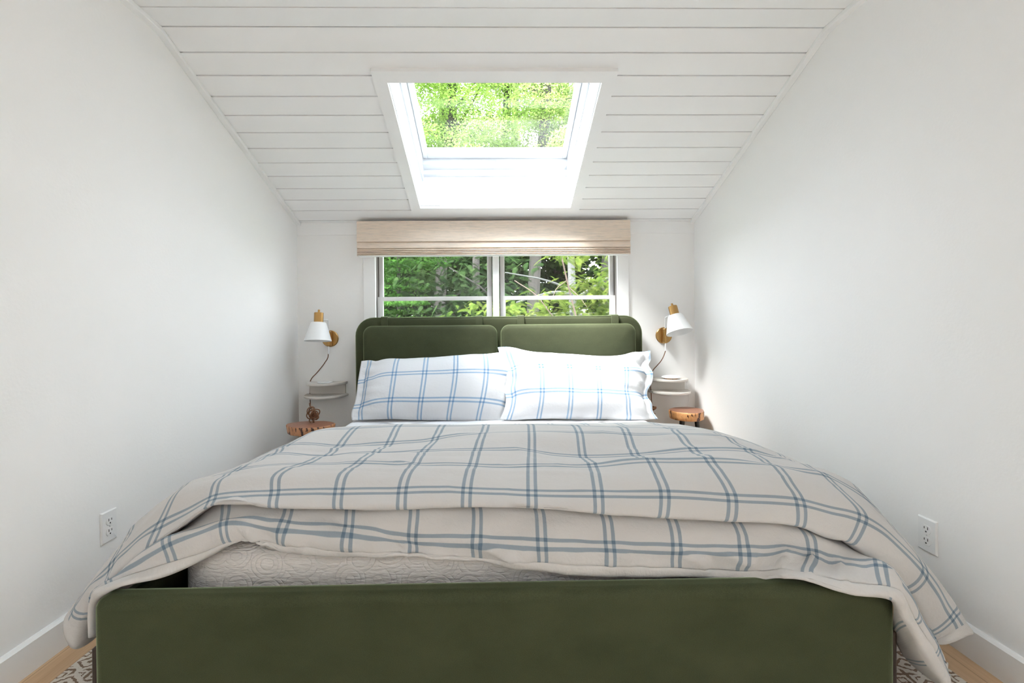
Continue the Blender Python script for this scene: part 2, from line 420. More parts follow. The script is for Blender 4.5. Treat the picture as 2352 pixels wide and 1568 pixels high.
SKY, SUN, EXPO = 5, 18, 1.0
DUVET_U=[-8.6, -8, -7, -6, -5.5, -5, -4, -3, -2, -1, 0, 1, 2, 3, 4, 4.5, 5, 6, 7, 8]
DUVET_ROWS=[
(8.05,[(-1.05,2.66,0.09),(-1.045,2.66,0.132),(-1.035,2.66,0.262),(-1,2.66,0.377),(-0.955,2.66,0.412),(-0.91,2.66,0.447),(-0.597,2.66,0.462),(-0.419,2.66,0.462),(-0.241,2.66,0.462),(-0.063,2.66,0.462),(0.115,2.66,0.462),(0.293,2.66,0.462),(0.471,2.66,0.462),(0.649,2.66,0.462),(0.827,2.66,0.462),(0.8885,2.66,0.4545),(0.95,2.66,0.447),(1.05,2.66,0.372),(1.1,2.66,0.262),(1.13,2.66,0.14)]),
(7.7,[(-1.05,2.6,0.09),(-1.045,2.6,0.157),(-1.035,2.6,0.287),(-1,2.6,0.402),(-0.955,2.6,0.437),(-0.91,2.6,0.472),(-0.597,2.6,0.487),(-0.419,2.6,0.487),(-0.241,2.6,0.487),(-0.063,2.6,0.487),(0.115,2.6,0.487),(0.293,2.6,0.487),(0.471,2.6,0.487),(0.649,2.6,0.487),(0.827,2.6,0.487),(0.8885,2.6,0.4795),(0.95,2.6,0.472),(1.05,2.6,0.397),(1.1,2.6,0.287),(1.13,2.6,0.14)]),
(6,[(-1.05,2.3,0.09),(-1.045,2.3,0.208),(-1.09,2.3,0.34),(-1.03,2.3,0.46),(-0.97,2.3,0.49),(-0.91,2.3,0.52),(-0.597,2.3,0.538),(-0.419,2.3,0.538),(-0.241,2.3,0.538),(-0.063,2.3,0.538),(0.115,2.3,0.538),(0.293,2.3,0.538),(0.471,2.3,0.538),(0.649,2.3,0.538),(0.827,2.3,0.538),(0.9235,2.3,0.5315),(1.02,2.3,0.525),(1.14,2.3,0.45),(1.21,2.3,0.32),(1.24,2.3,0.19)]),
(4,[(-1.185,1.97,0.165),(-1.165,1.97,0.275),(-1.1,1.97,0.427),(-0.945,1.97,0.523),(-0.8598,1.96,0.5653),(-0.7747,1.95,0.6076),(-0.5889,1.95,0.6252),(-0.4098,1.95,0.632),(-0.2266,1.95,0.6296),(-0.041,1.95,0.6309),(0.1434,1.95,0.6304),(0.332,1.95,0.6243),(0.5304,1.95,0.6144),(0.7278,1.95,0.6071),(0.9016,1.95,0.5894),(0.9908,1.96,0.5647),(1.08,1.97,0.54),(1.215,1.97,0.473),(1.315,1.97,0.345),(1.355,1.97,0.21)]),
(3,[(-1.195,1.79,0.17),(-1.175,1.79,0.28),(-1.11,1.79,0.432),(-0.955,1.79,0.528),(-0.8762,1.79,0.5614),(-0.7975,1.79,0.5947),(-0.5993,1.79,0.5887),(-0.4085,1.79,0.5961),(-0.2336,1.79,0.6105),(-0.0497,1.79,0.6265),(0.1363,1.79,0.6291),(0.3196,1.79,0.624),(0.5053,1.79,0.62),(0.706,1.79,0.6166),(0.8983,1.79,0.6005),(0.9841,1.79,0.5728),(1.07,1.79,0.545),(1.205,1.79,0.478),(1.305,1.79,0.35),(1.345,1.79,0.215)]),
(2,[(-1.205,1.63,0.17),(-1.185,1.63,0.28),(-1.12,1.63,0.432),(-0.965,1.63,0.528),(-0.8743,1.63,0.5614),(-0.7837,1.63,0.5948),(-0.5883,1.63,0.5951),(-0.4222,1.63,0.6019),(-0.251,1.63,0.6087),(-0.0656,1.63,0.6077),(0.1235,1.63,0.5959),(0.3042,1.63,0.5812),(0.4888,1.63,0.5823),(0.6959,1.63,0.5926),(0.8912,1.63,0.5853),(0.9756,1.63,0.5652),(1.06,1.63,0.545),(1.195,1.63,0.478),(1.295,1.63,0.35),(1.335,1.63,0.215)]),
(1,[(-1.215,1.48,0.17),(-1.195,1.48,0.28),(-1.13,1.48,0.432),(-0.9562,1.5,0.5506),(-0.8817,1.485,0.5743),(-0.8072,1.47,0.5981),(-0.6014,1.47,0.6102),(-0.4302,1.47,0.6119),(-0.2569,1.47,0.608),(-0.0747,1.47,0.6027),(0.111,1.47,0.5979),(0.3046,1.47,0.5945),(0.4921,1.47,0.6015),(0.679,1.47,0.6016),(0.8835,1.47,0.5834),(0.9667,1.475,0.5642),(1.05,1.48,0.545),(1.185,1.48,0.478),(1.285,1.48,0.35),(1.325,1.48,0.215)]),
(0.45,[(-1.2304,1.37,0.2302),(-1.1858,1.37,0.2991),(-1.0845,1.37,0.4178),(-0.9361,1.375,0.5532),(-0.8742,1.375,0.5726),(-0.8122,1.375,0.5921),(-0.639,1.375,0.6049),(-0.4486,1.375,0.6072),(-0.2649,1.375,0.6045),(-0.0817,1.375,0.5992),(0.1036,1.375,0.5926),(0.295,1.375,0.5872),(0.4821,1.375,0.5896),(0.6714,1.375,0.5868),(0.8708,1.375,0.5722),(0.9597,1.3725,0.545),(1.0486,1.37,0.5178),(1.2264,1.36,0.3671),(1.3309,1.34,0.2237),(1.371,1.33,0.1461)]),
(0,[(-1.1907,1.3,0.2157),(-1.1556,1.3,0.2776),(-1.0735,1.31,0.3889),(-0.9395,1.31,0.497),(-0.8667,1.31,0.5348),(-0.7939,1.31,0.5725),(-0.6201,1.31,0.5838),(-0.4424,1.31,0.5847),(-0.2643,1.31,0.582),(-0.0844,1.31,0.5774),(0.0989,1.31,0.5685),(0.2865,1.31,0.5626),(0.4748,1.31,0.5578),(0.668,1.31,0.5473),(0.8644,1.31,0.5319),(0.9561,1.31,0.5086),(1.0478,1.31,0.4854),(1.2097,1.3,0.3343),(1.2874,1.29,0.2111),(1.3121,1.285,0.1583)]),
(-0.22,[(-1.1531,1.285,0.1772),(-1.1191,1.285,0.2741),(-1.0489,1.268,0.3678),(-0.9345,1.268,0.4551),(-0.8567,1.268,0.5088),(-0.7789,1.268,0.5625),(-0.6042,1.268,0.5597),(-0.431,1.268,0.554),(-0.2581,1.268,0.5542),(-0.0833,1.268,0.5538),(0.096,1.268,0.5456),(0.2784,1.268,0.5296),(0.4546,1.268,0.516),(0.6414,1.268,0.5022),(0.8363,1.268,0.4833),(0.9086,1.268,0.4592),(0.9809,1.268,0.4351),(1.161,1.295,0.2884),(1.2246,1.29,0.163),(1.2397,1.285,0.1352)]),
(-0.34,[(-1.1531,1.37,0.1712),(-1.1191,1.37,0.2681),(-1.0489,1.353,0.3618),(-0.9345,1.353,0.4491),(-0.8567,1.353,0.5028),(-0.7789,1.353,0.5565),(-0.6042,1.353,0.5537),(-0.431,1.353,0.548),(-0.2581,1.353,0.5482),(-0.0833,1.353,0.5478),(0.096,1.353,0.5396),(0.2784,1.353,0.5236),(0.4546,1.353,0.51),(0.6414,1.353,0.4962),(0.8363,1.353,0.4773),(0.9086,1.353,0.4532),(0.9809,1.353,0.4291),(1.161,1.38,0.2824),(1.2246,1.375,0.157),(1.2397,1.37,0.1292)]),
(-0.48,[(-1.0996,1.27,0.2418),(-1.0928,1.27,0.3217),(-1.0464,1.295,0.3637),(-0.9102,1.305,0.4636),(-0.8311,1.305,0.5011),(-0.7521,1.305,0.5385),(-0.5786,1.305,0.5382),(-0.4091,1.305,0.5318),(-0.2305,1.305,0.5326),(-0.0565,1.305,0.5323),(0.1196,1.305,0.524),(0.3062,1.305,0.5069),(0.4914,1.305,0.494),(0.6774,1.305,0.4786),(0.8644,1.305,0.4594),(0.9606,1.3025,0.4143),(1.0567,1.3,0.3693),(1.084,1.225,0.3143),(1.1239,1.19,0.2314),(1.1297,1.17,0.1886)]),
(-1,[(-1.0764,1.245,0.2484),(-1.0703,1.245,0.3244),(-1.0279,1.255,0.3734),(-0.8766,1.255,0.4766),(-0.8044,1.255,0.5033),(-0.7322,1.255,0.5301),(-0.5697,1.255,0.5111),(-0.3982,1.255,0.4965),(-0.2295,1.255,0.4737),(-0.0551,1.255,0.4637),(0.1189,1.255,0.4518),(0.3057,1.255,0.4421),(0.4874,1.255,0.433),(0.6725,1.255,0.425),(0.8622,1.255,0.4146),(0.9298,1.2275,0.4086),(0.9973,1.2,0.4026),(1.068,1.175,0.3099),(1.1171,1.165,0.2203),(1.1269,1.15,0.1423)]),
(-1.27,[(-1.0668,1.235,0.2467),(-1.0612,1.235,0.3233),(-1.0068,1.225,0.3816),(-0.8566,1.245,0.4289),(-0.7753,1.245,0.4529),(-0.7099,1.245,0.4784),(-0.5703,1.245,0.4684),(-0.3967,1.245,0.4509),(-0.227,1.245,0.4351),(-0.0539,1.245,0.4239),(0.121,1.245,0.4094),(0.3017,1.245,0.3976),(0.4832,1.245,0.3854),(0.6597,1.245,0.3758),(0.8002,1.19,0.4034),(0.8759,1.15,0.3979),(0.9657,1.145,0.3848),(1.0451,1.15,0.2926),(1.0915,1.15,0.2092),(1.1209,1.145,0.154)]),
(-1.37,[(-1.0577,1.225,0.2452),(-1.0544,1.225,0.3212),(-0.9684,1.19,0.3937),(-0.8511,1.23,0.409),(-0.7847,1.245,0.4322),(-0.6974,1.245,0.477),(-0.567,1.245,0.4516),(-0.3969,1.245,0.4381),(-0.227,1.245,0.427),(-0.054,1.245,0.4151),(0.1174,1.245,0.3939),(0.3015,1.245,0.3776),(0.483,1.245,0.3649),(0.659,1.235,0.3588),(0.7777,1.16,0.3976),(0.8713,1.13,0.3778),(0.9542,1.125,0.3758),(1.0073,1.13,0.3061),(1.0731,1.14,0.2003),(1.1122,1.135,0.1432)]),
(-1.5,[(-1.0577,1.245,0.2392),(-1.0544,1.245,0.3152),(-0.9684,1.21,0.3877),(-0.8511,1.25,0.403),(-0.7847,1.265,0.4262),(-0.6974,1.265,0.471),(-0.567,1.265,0.4456),(-0.3969,1.265,0.4321),(-0.227,1.265,0.421),(-0.054,1.265,0.4091),(0.1174,1.265,0.3879),(0.3015,1.265,0.3716),(0.483,1.265,0.3589),(0.659,1.255,0.3528),(0.7777,1.18,0.3916),(0.8713,1.15,0.3718),(0.9877,1.145,0.3527),(1.0584,1.222,0.215),(1.1144,1.24,0.1309),(1.1619,1.2,0.0896)]),
]
PILLOW_LEFT={'top': [(-0.9101, 3.1757, 0.8102), (-0.8522, 3.1793, 0.8152), (-0.8041, 3.175, 0.8091), (-0.7642, 3.1807, 0.8171), (-0.605, 3.1816, 0.8184), (-0.4104, 3.1864, 0.825), (-0.2328, 3.1954, 0.8374), (-0.0539, 3.2044, 0.85), (0.0361, 3.2121, 0.8606), (0.1026, 3.222, 0.8745)], 'bottom': [(-0.9012, 2.9232, 0.4594), (-0.7882, 2.9257, 0.463), (-0.6526, 2.9264, 0.4639), (-0.4806, 2.9216, 0.4572), (-0.2981, 2.9184, 0.4528), (-0.121, 2.9153, 0.4485), (0.056, 2.9122, 0.4442)], 'left': [(-0.9101, 3.1757, 0.8102), (-0.9083, 3.0951, 0.6982), (-0.9022, 2.9932, 0.5567), (-0.9115, 2.9491, 0.4955), (-0.9012, 2.9232, 0.4594)], 'right': [(0.1026, 3.222, 0.8745), (0.1218, 3.1265, 0.7418), (0.1045, 3.0127, 0.5837), (0.056, 2.9122, 0.4442)]}
PILLOW_RIGHT={'top': [(0.0153, 3.1965, 0.8946), (0.0811, 3.1981, 0.8969), (0.1258, 3.1937, 0.8907), (0.1847, 3.1808, 0.8728), (0.2728, 3.1679, 0.8548), (0.391, 3.163, 0.848), (0.5382, 3.1558, 0.8381), (0.7142, 3.1465, 0.8251), (0.864, 3.1515, 0.8321), (0.9426, 3.1653, 0.8512), (1.0185, 3.1689, 0.8562), (1.0618, 3.1727, 0.8615)], 'bottom': [(0.0232, 2.8844, 0.4611), (0.1095, 2.882, 0.4578), (0.2178, 2.8846, 0.4613), (0.3803, 2.885, 0.4619), (0.5151, 2.8805, 0.4557), (0.6509, 2.8811, 0.4566), (0.7855, 2.8767, 0.4504), (0.894, 2.8758, 0.4492), (1.0092, 2.8783, 0.4527)], 'left': [(0.0153, 3.1965, 0.8946), (0.0351, 3.1492, 0.8289), (0.0683, 3.0895, 0.7459), (0.0694, 3.0416, 0.6794), (0.054, 3.0044, 0.6278), (0.064, 2.9679, 0.5771), (0.0515, 2.9238, 0.5158), (0.0232, 2.8844, 0.4611)], 'right': [(1.0618, 3.1727, 0.8615), (1.0537, 3.1319, 0.8049), (1.0271, 3.1061, 0.7691), (1.0447, 3.0727, 0.7226), (1.0194, 3.0251, 0.6565), (0.9796, 2.9919, 0.6104), (0.9721, 2.97, 0.5801), (0.9908, 2.9429, 0.5424), (0.9868, 2.9078, 0.4936), (1.0092, 2.8783, 0.4527)]}
# ------------------------------------------------------------------ room shell
XL, XR, YB, YF = -1.437, 1.474, 3.42, -2.6
S = .378; ZB = 1.798; YK = 2.0145; ZC = ZB + S * (YB - YK)
CQ = 1 / math.sqrt(1 + S * S); SQ = S * CQ
Y0 = 2.262; Z0 = ZB + S * (YB - Y0)
def SL(x, q, n):            # slope frame: q runs down the slope, n points up out of the roof
    return (x, Y0 + q * CQ + n * SQ, Z0 - q * SQ + n * CQ)
def zceil(y): return ZB + S * (YB - max(y, YK))

for nm, x, dx in (('wall_left', XL, -.12), ('wall_right', XR, .12)):
    b = MB(); b.prism([(x, YF, -.1), (x, YB + .16, -.1), (x, YB + .16, zceil(YB) - .06), (x, YK, ZC + .005), (x, YF, ZC + .005)], (dx, 0, 0))
    struct(b.obj(nm, M['wall']))
b = MB(); b.box((XL - .12, YF, -.12), (XR + .12, YB + .16, 0)); struct(b.obj('floor', M['oak']))
WX0, WX1, WZ0, WZ1 = -.873, .903, .82, 1.69
b = MB()
b.box((XL, YB, 0), (WX0, YB + .16, 1.86)); b.box((WX1, YB, 0), (XR, YB + .16, 1.86))
b.box((WX0, YB, 0), (WX1, YB + .16, WZ0)); b.box((WX0, YB, WZ1), (WX1, YB + .16, 1.86))
struct(b.obj('wall_back', M['wall']))
b = MB(); b.box((XL - .12, YF - .14, 0), (XR + .12, YF, ZC + .02)); struct(b.obj('wall_front', M['wall']))
# added roof window for fill light, unseen in the flat ceiling behind the camera
RX0, RX1, RY0, RY1 = -.62, .67, -2.15, -1.05

# ceiling: tongue-and-groove boards with open joints, cut round the skylight
HX0, HX1, HQ1 = -.511, .531, 1.031
b = MB()
NQ = .012; G = .0035
def cl(x, q, n): return SL(x, q, n)
qk = [(YK + .1143 * k - Y0) / CQ for k in range(0, 14)]
qe = (YB + .05 - Y0) / CQ
for k in range(13):
    q0, q1 = qk[k] + G, (qk[k + 1] - G if k < 12 else qe)
    segs = [(XL, XR, q0, q1)]
    if q1 > 0 and q0 < HQ1:
        segs = [(XL, HX0, q0, q1), (HX1, XR, q0, q1)]
        if q0 < 0: segs.append((HX0, HX1, q0, 0))
        if q1 > HQ1: segs.append((HX0, HX1, HQ1, q1))
    for (xa, xb, a, c) in segs: b.box((xa, a, 0), (xb, c, NQ), xf=cl)
for k in range(40):
    y1 = YK - .1213 * k; y0 = max(y1 - .1213, YF)
    if y1 <= YF: break
    if y1 > RY0 and y0 < RY1:
        b.box((XL, y0 + G, ZC), (RX0, y1 - G, ZC + NQ)); b.box((RX1, y0 + G, ZC), (XR, y1 - G, ZC + NQ))
        if y0 < RY0: b.box((RX0, y0 + G, ZC), (RX1, RY0, ZC + NQ))
        if y1 > RY1: b.box((RX0, RY1, ZC), (RX1, y1 - G, ZC + NQ))
    else: b.box((XL, y0 + G, ZC), (XR, y1 - G, ZC + NQ))
qt = qk[0] - .03
TH = .19
for (xa, xb, a, c) in ((XL - .12, HX0, qt, qe), (HX1, XR + .12, qt, qe), (HX0, HX1, qt, 0), (HX0, HX1, HQ1, qe)):
    b.box((xa, a, NQ), (xb, c, NQ + TH), xf=cl)
for (xa, xb, ya, yb) in ((XL - .12, RX0, YF - .14, YK + .03), (RX1, XR + .12, YF - .14, YK + .03), (RX0, RX1, YF - .14, RY0), (RX0, RX1, RY1, YK + .03)): b.box((xa, ya, ZC + NQ), (xb, yb, ZC + NQ + TH))
struct(b.obj('ceiling', M['ceil'], bevel=0))

w3 = struct(root('added_fill_skylight', ((RX0 + RX1) / 2, (RY0 + RY1) / 2, ZC)))  # unseen opening, added to let in fill light from behind
b = MB(); zt = ZC + NQ + TH
for (xa, xb, ya, yb) in ((RX0, RX0 + .06, RY0, RY1), (RX1 - .06, RX1, RY0, RY1), (RX0 + .06, RX1 - .06, RY0, RY0 + .06), (RX0 + .06, RX1 - .06, RY1 - .06, RY1)): b.box((xa, ya, zt), (xb, yb, zt + .05))
b.obj('skylight_frame', M['skyframe'], w3)
b = MB(); b.box((RX0 + .055, RY0 + .055, zt + .02), (RX1 - .055, RY1 - .055, zt + .026)); b.obj('skylight_glass', M['glass'], w3)

# trims
for nm, x, d in (('trim_1', XL, 1), ('trim_2', XR, -1)):
    b = MB(); w = .03 * d; h = .020
    b.prism([(x, YB, zceil(YB) - h), (x, YK, ZC - h), (x, YF, ZC - h), (x, YF, ZC), (x, YK, ZC), (x, YB, zceil(YB))], (w, 0, 0))
    struct(b.obj(nm, M['trim'], bevel=.002))
b = MB(); b.box((XL, YB - .006, 1.711), (XR, YB, 1.799)); struct(b.obj('trim_3', M['trim'], bevel=.0015))
for nm, x, d in (('baseboard_left', XL, 1), ('baseboard_right', XR, -1)):
    b = MB(); b.prism([(x, YF, 0), (x, YF, .1), (x + d * .008, YF, .1), (x + d * .016, YF, .092), (x + d * .016, YF, 0)], (0, YB - YF, 0))
    struct(b.obj(nm, M['trim']))
b = MB(); b.box((XL + .016, YB - .016, 0), (XR - .016, YB, .1)); struct(b.obj('baseboard_back', M['trim'], bevel=.003))

# ------------------------------------------------------------------ window over the bed
w1 = struct(root('window_1', (0, YB, 1.2)))
b = MB()
b.box((-.955, YB - .018, WZ0 - .08), (WX0 + .004, YB, WZ1 + .08)); b.box((WX1 - .004, YB - .018, WZ0 - .08), (.984, YB, WZ1 + .08))
b.box((WX0 + .004, YB - .018, WZ1 - .005), (WX1 - .004, YB, WZ1 + .08)); b.box((WX0 + .004, YB - .03, WZ0 - .08), (WX1 - .004, YB, WZ0 + .005))
b.obj('window_casing', M['trim'], w1, bevel=.002)
b = MB()
b.box((WX0, YB + .018, WZ0), (WX0 + .004, YB + .16, WZ1)); b.box((WX1 - .004, YB + .018, WZ0), (WX1, YB + .16, WZ1))
b.box((-.024, YB + .02, WZ0), (-.020, YB + .13, WZ1)); b.box((.036, YB + .02, WZ0), (.040, YB + .13, WZ1))
for x in (WX0 + .004, WX1 - .012): b.box((x, YB + .062, WZ0), (x + .008, YB + .068, WZ1))
b.obj('sash_track', M['screen_track'], w1)
b = MB(); b.box((-.015, YB - .012, WZ0), (.031, YB + .14, WZ1)); b.obj('mullion', M['trim'], w1, bevel=.002)
b = MB(); b.box((WX0, YB, WZ0), (WX0 + .0015, YB + .018, WZ1)); b.box((WX1 - .0015, YB, WZ0), (WX1, YB + .018, WZ1)); b.obj('jamb', M['trim'], w1)
def sash(x0, x1, z0, z1, y, sw, rb, rt):
    b = MB(); t = .032
    b.box((x0, y, z0), (x0 + sw, y + t, z1)); b.box((x1 - sw, y, z0), (x1, y + t, z1))
    b.box((x0 + sw, y, z0), (x1 - sw, y + t, z0 + rb)); b.box((x0 + sw, y, z1 - rt), (x1 - sw, y + t, z1))
    o = b.obj('sash_frame', M['vinyl'], w1, bevel=.002)
    g = MB(); g.box((x0 + sw - .004, y + .014, z0 + rb - .004), (x1 - sw + .004, y + .018, z1 - rt + .004)); g.obj('glass_pane', M['glass'], o)
for (xa, xb) in ((-.869, -.024), (.040, .899)):
    sash(xa, xb, 1.238, WZ1, YB + .082, .033, .025, .04)
    sash(xa - .001, xb + .001, WZ0, 1.2614, YB + .045, .040, .05, .029)

# ------------------------------------------------------------------ skylight
w2 = struct(root('window_2', (0, 2.75, 2.1)))
b = MB(); c = .062; T = -.021
for (xa, xb, a, d) in ((HX0 - c, HX0 + .003, -c, HQ1 + c), (HX1 - .003, HX1 + c, -c, HQ1 + c), (HX0 + .003, HX1 - .003, -c, .003), (HX0 + .003, HX1 - .003, HQ1 - .003, HQ1 + c)):
    b.box((xa, a, T), (xb, d, 0), xf=SL)
b.obj('skylight_casing', M['trim'], w2)
NS = .206
b = MB()
b.box((HX0, 0, 0), (HX0 + .006, HQ1, NS), xf=SL); b.box((HX1 - .006, 0, 0), (HX1, HQ1, NS), xf=SL)
b.box((HX0, 0, 0), (HX1, .006, NS), xf=SL)
b.box((HX0, HQ1 - .006, 0), (HX1, HQ1, .094), xf=SL); b.box((HX0, HQ1 - .006, .0965), (HX1, HQ1, NS), xf=SL)
b.obj('shaft_lining', M['skyframe'], w2)
NG = .352
b = MB()
for (xa, xb) in ((HX0 - .03, HX0 + .016), (HX1 - .016, HX1 + .03)): b.box((xa, -.03, NS), (xb, HQ1 + .03, NG + .03), xf=SL)
b.box((HX0, -.04, NS), (HX1, .012, NG + .03), xf=SL)
pr = [(HQ1 + .03, NS), (HQ1 - .004, NS), (HQ1 - .004, .242), (HQ1 - .026, .246), (HQ1 - .026, .285), (HQ1 - .07, .296), (HQ1 - .07, NG + .03), (HQ1 + .03, NG + .03)]
b.prism([SL(HX0 + .016, q, n) for q, n in pr], (HX1 - HX0 - .032, 0, 0))
b.obj('skylight_frame', M['skyframe'], w2)
b = MB()
gx0, gx1, gq1 = -.462, .484, .905
b.box((HX0 + .018, .012, NG - .012), (gx0, HQ1 - .072, NG + .04), xf=SL); b.box((gx1, .012, NG - .012), (HX1 - .018, HQ1 - .072, NG + .04), xf=SL)
b.box((gx0, gq1, NG - .012), (gx1, HQ1 - .072, NG + .04), xf=SL); b.box((gx0, .012, NG - .012), (gx1, .06, NG + .04), xf=SL)
sf = b.obj('skylight_sash', M['skyframe'], w2, bevel=.003)
b = MB(); b.box((gx0 - .005, .055, NG + .012), (gx1 + .005, gq1 + .005, NG + .018), xf=SL); b.obj('skylight_glass', M['glass'], sf)
b = MB(); hp = SL(.016, HQ1 - .072, .318)
hx = lambda *p: tuple(np.array(hp) + np.array(p))
b.tube([hx(0, .0, 0), hx(0, -.012, -.004), hx(0, -.02, -.012)], .006, 8)
b.tube([hx(0, -.02 - .009 * math.sin(t), -.024 + .014 * math.cos(t)) for t in np.linspace(0, 2 * math.pi, 17)], .0035, 8)
b.obj('opening_eye_hook', M['steel'], w2)
for x in (-.34, .03, .38):
    b = MB(); b.lathe([(.006, 0), (.006, .003), (0, .004)], 12, mtx=Matrix.Translation(SL(x, HQ1 - .028, .262)) @ Matrix.Rotation(math.pi / 2, 4, 'X')); b.obj('screw_head', M['steel'], w2)

# ------------------------------------------------------------------ woven shade over the window
rs = thing('roman_shade', 'woven straw-coloured roman shade drawn up over the window above the bed', 'window shade', (0, 3.37, 1.55))
b = MB(); x0, x1 = -.979, .977
def drape(poly): b.prism([(x0, y, z) for y, z in poly], (x1 - x0, 0, 0))
drape([(3.346, 1.796), (3.336, 1.794), (3.334, 1.72), (3.329, 1.655), (3.329, 1.648), (3.334, 1.645), (3.346, 1.647)])
b.box((x0, 3.346, 1.63), (x0 + .012, 3.40, 1.796)); b.box((x1 - .012, 3.346, 1.63), (x1, 3.40, 1.796)); 
vo = b.obj('valance', M['shade'], rs)
b = MB()
y = 3.338
pts = [(3.35, 1.650)]
for za, zb in ((1.650, 1.598), (1.598, 1.584), (1.584, 1.572), (1.572, 1.560), (1.560, 1.550)):
    h = za - zb
    pts += [(y + .012, za), (y + .003, za - .12 * h), (y - .003, za - .5 * h), (y - .007, zb + .22 * h), (y - .006, zb + .08 * h), (y + .002, zb)]
pts += [(3.35, 1.548), (3.395, 1.556), (3.395, 1.650)]
drape(pts); b.obj('folded_panel', M['shade'], rs)
b = MB(); b.box((x0 + .006, 3.339, 1.5445), (x1 - .006, 3.385, 1.5525)); b.obj('white_hem_bar', M['plastic'], rs, bevel=.002)
b = MB(); b.box((x0 + .012, 3.35, 1.735), (x1 - .012, 3.40, 1.785)); b.obj('head_rail', plain('shade_head_rail', (.32, .25, .19), .8), rs)

# ------------------------------------------------------------------ bed
bed = thing('bed', 'king bed upholstered in olive green velvet with strapped headboard cushions and low footboard', 'bed', (.02, 2.3, 0))
def rrect(x0, x1, z0, z1, r, n=8):
    pts = []
    for cx, cz, a0 in ((x1 - r, z1 - r, 0), (x0 + r, z1 - r, 90), (x0 + r, z0 + r, 180), (x1 - r, z0 + r, 270)):
        for k in range(n + 1):
            a = math.radians(a0 + 90 * k / n); pts.append((cx + r * math.cos(a), cz + r * math.sin(a)))
    return pts
def pad(b, x0, x1, z0, z1, r, prof, flip=False):
    """cushion slab: prof = [(inset, y), ...] from back rim to front middle"""
    rings = []
    for d, y in prof:
        rr = max(r - d, .012)
        rings.append([(x, y, z) for x, z in rrect(x0 + d, x1 - d, z0 + d, z1 - d, rr)])
    n = len(rings[0]); vs = [p for R in rings for p in R]
    fs = [(i * n + k, i * n + (k + 1) % n, (i + 1) * n + (k + 1) % n, (i + 1) * n + k) for i in range(len(rings) - 1) for k in range(n)]
    fs.append(tuple((len(rings) - 1) * n + k for k in range(n))); fs.append(tuple(range(n - 1, -1, -1)))
    b.add(vs, fs, 0, True)
b = MB(); pad(b, -.980, 1.040, .04, 1.106, .125, [(.02, 3.375), (.006, 3.368), (0, 3.355), (0, 3.300), (.004, 3.288), (.012, 3.280), (.022, 3.277), (.05, 3.276)])
hb = b.obj('headboard', M['velvet'], bed, angle=50)
b = MB()
for yy, d in ((3.287, .003), (3.366, .005)):
    pp = [(x, yy, z) for x, z in rrect(-.980 + d, 1.040 - d, .04, 1.106 - d, .125)]
    b.tube(pp + pp[:1], .0042, 6)
b.obj('edge_piping', M['pipe'], hb)
for (xa, xb, zt) in ((-.912, .014, 1.047), (.038, .978, 1.049)):
    b = MB(); pad(b, xa, xb, .36, zt, .062, [(.006, 3.277), (0, 3.268), (0, 3.236), (.003, 3.226), (.012, 3.216), (.03, 3.211), (.07, 3.206), (.13, 3.203), (.19, 3.202)])
    cu = b.obj('headboard_cushion', M['velvet'], bed, angle=60)
    b = MB()
    for yy, d in ((3.229, .0035), (3.272, .004)):
        pp = [(x, yy, z) for x, z in rrect(xa + d, xb - d, .36, zt - d, .060)]
        b.tube(pp + pp[:1], .0038, 6)
    b.obj('cushion_piping', M['pipe'], cu)
for xa, xb in ((-.799, -.751), (-.138, -.088), (.157, .205), (.818, .870)):
    b = MB(); o_ = [(3.262, 1.02), (3.262, 1.095), (3.270, 1.109), (3.286, 1.1145), (3.36, 1.1145), (3.376, 1.108), (3.382, 1.095), (3.382, .98)]
    i_ = [(3.377, .98), (3.377, 1.093), (3.372, 1.102), (3.358, 1.1085), (3.288, 1.1085), (3.275, 1.103), (3.268, 1.093), (3.268, 1.02)]
    b.prism([(xa, y, z) for y, z in o_ + i_], (xb - xa, 0, 0)); b.obj('cushion_strap', M['velvet'], bed, bevel=.002)
# footboard, slightly swollen upholstery
nx, nz = 60, 14
fx0, fx1, fy0, fy1, fz0, fz1 = -1.010, 1.022, 1.168, 1.240, .085, .371
b = MB(); b.box((fx0, fy0, fz0), (fx1, fy1, fz1)); fb = b.obj('footboard', M['velvet'], bed, bevel=.026, seg=6, angle=80)
for p in fb.data.polygons: p.use_smooth = True
for xa, xb in ((-1.006, -.962), (.974, 1.018)):
    b = MB(); b.box((xa, 1.247, .12), (xb, 3.276, .345)); b.obj('side_rail', M['velvet'], bed, bevel=.015, seg=3)
b = MB(); b.box((-.961, 1.248, .13), (.973, 3.27, .165)); b.obj('platform', M['dark_inner'], bed)
for xa, xb, ya, yb in ((-1.025, -1.0105, 1.186, 1.238), (1.0225, 1.036, 1.186, 1.238), (-1.02, -.985, 3.30, 3.36), (1.045, 1.08, 3.30, 3.36)):
    b = MB(); b.box((xa, ya, .0125), (xb, yb, .24)); b.obj('leg', M['bed_leg'], bed, bevel=.005, seg=3)

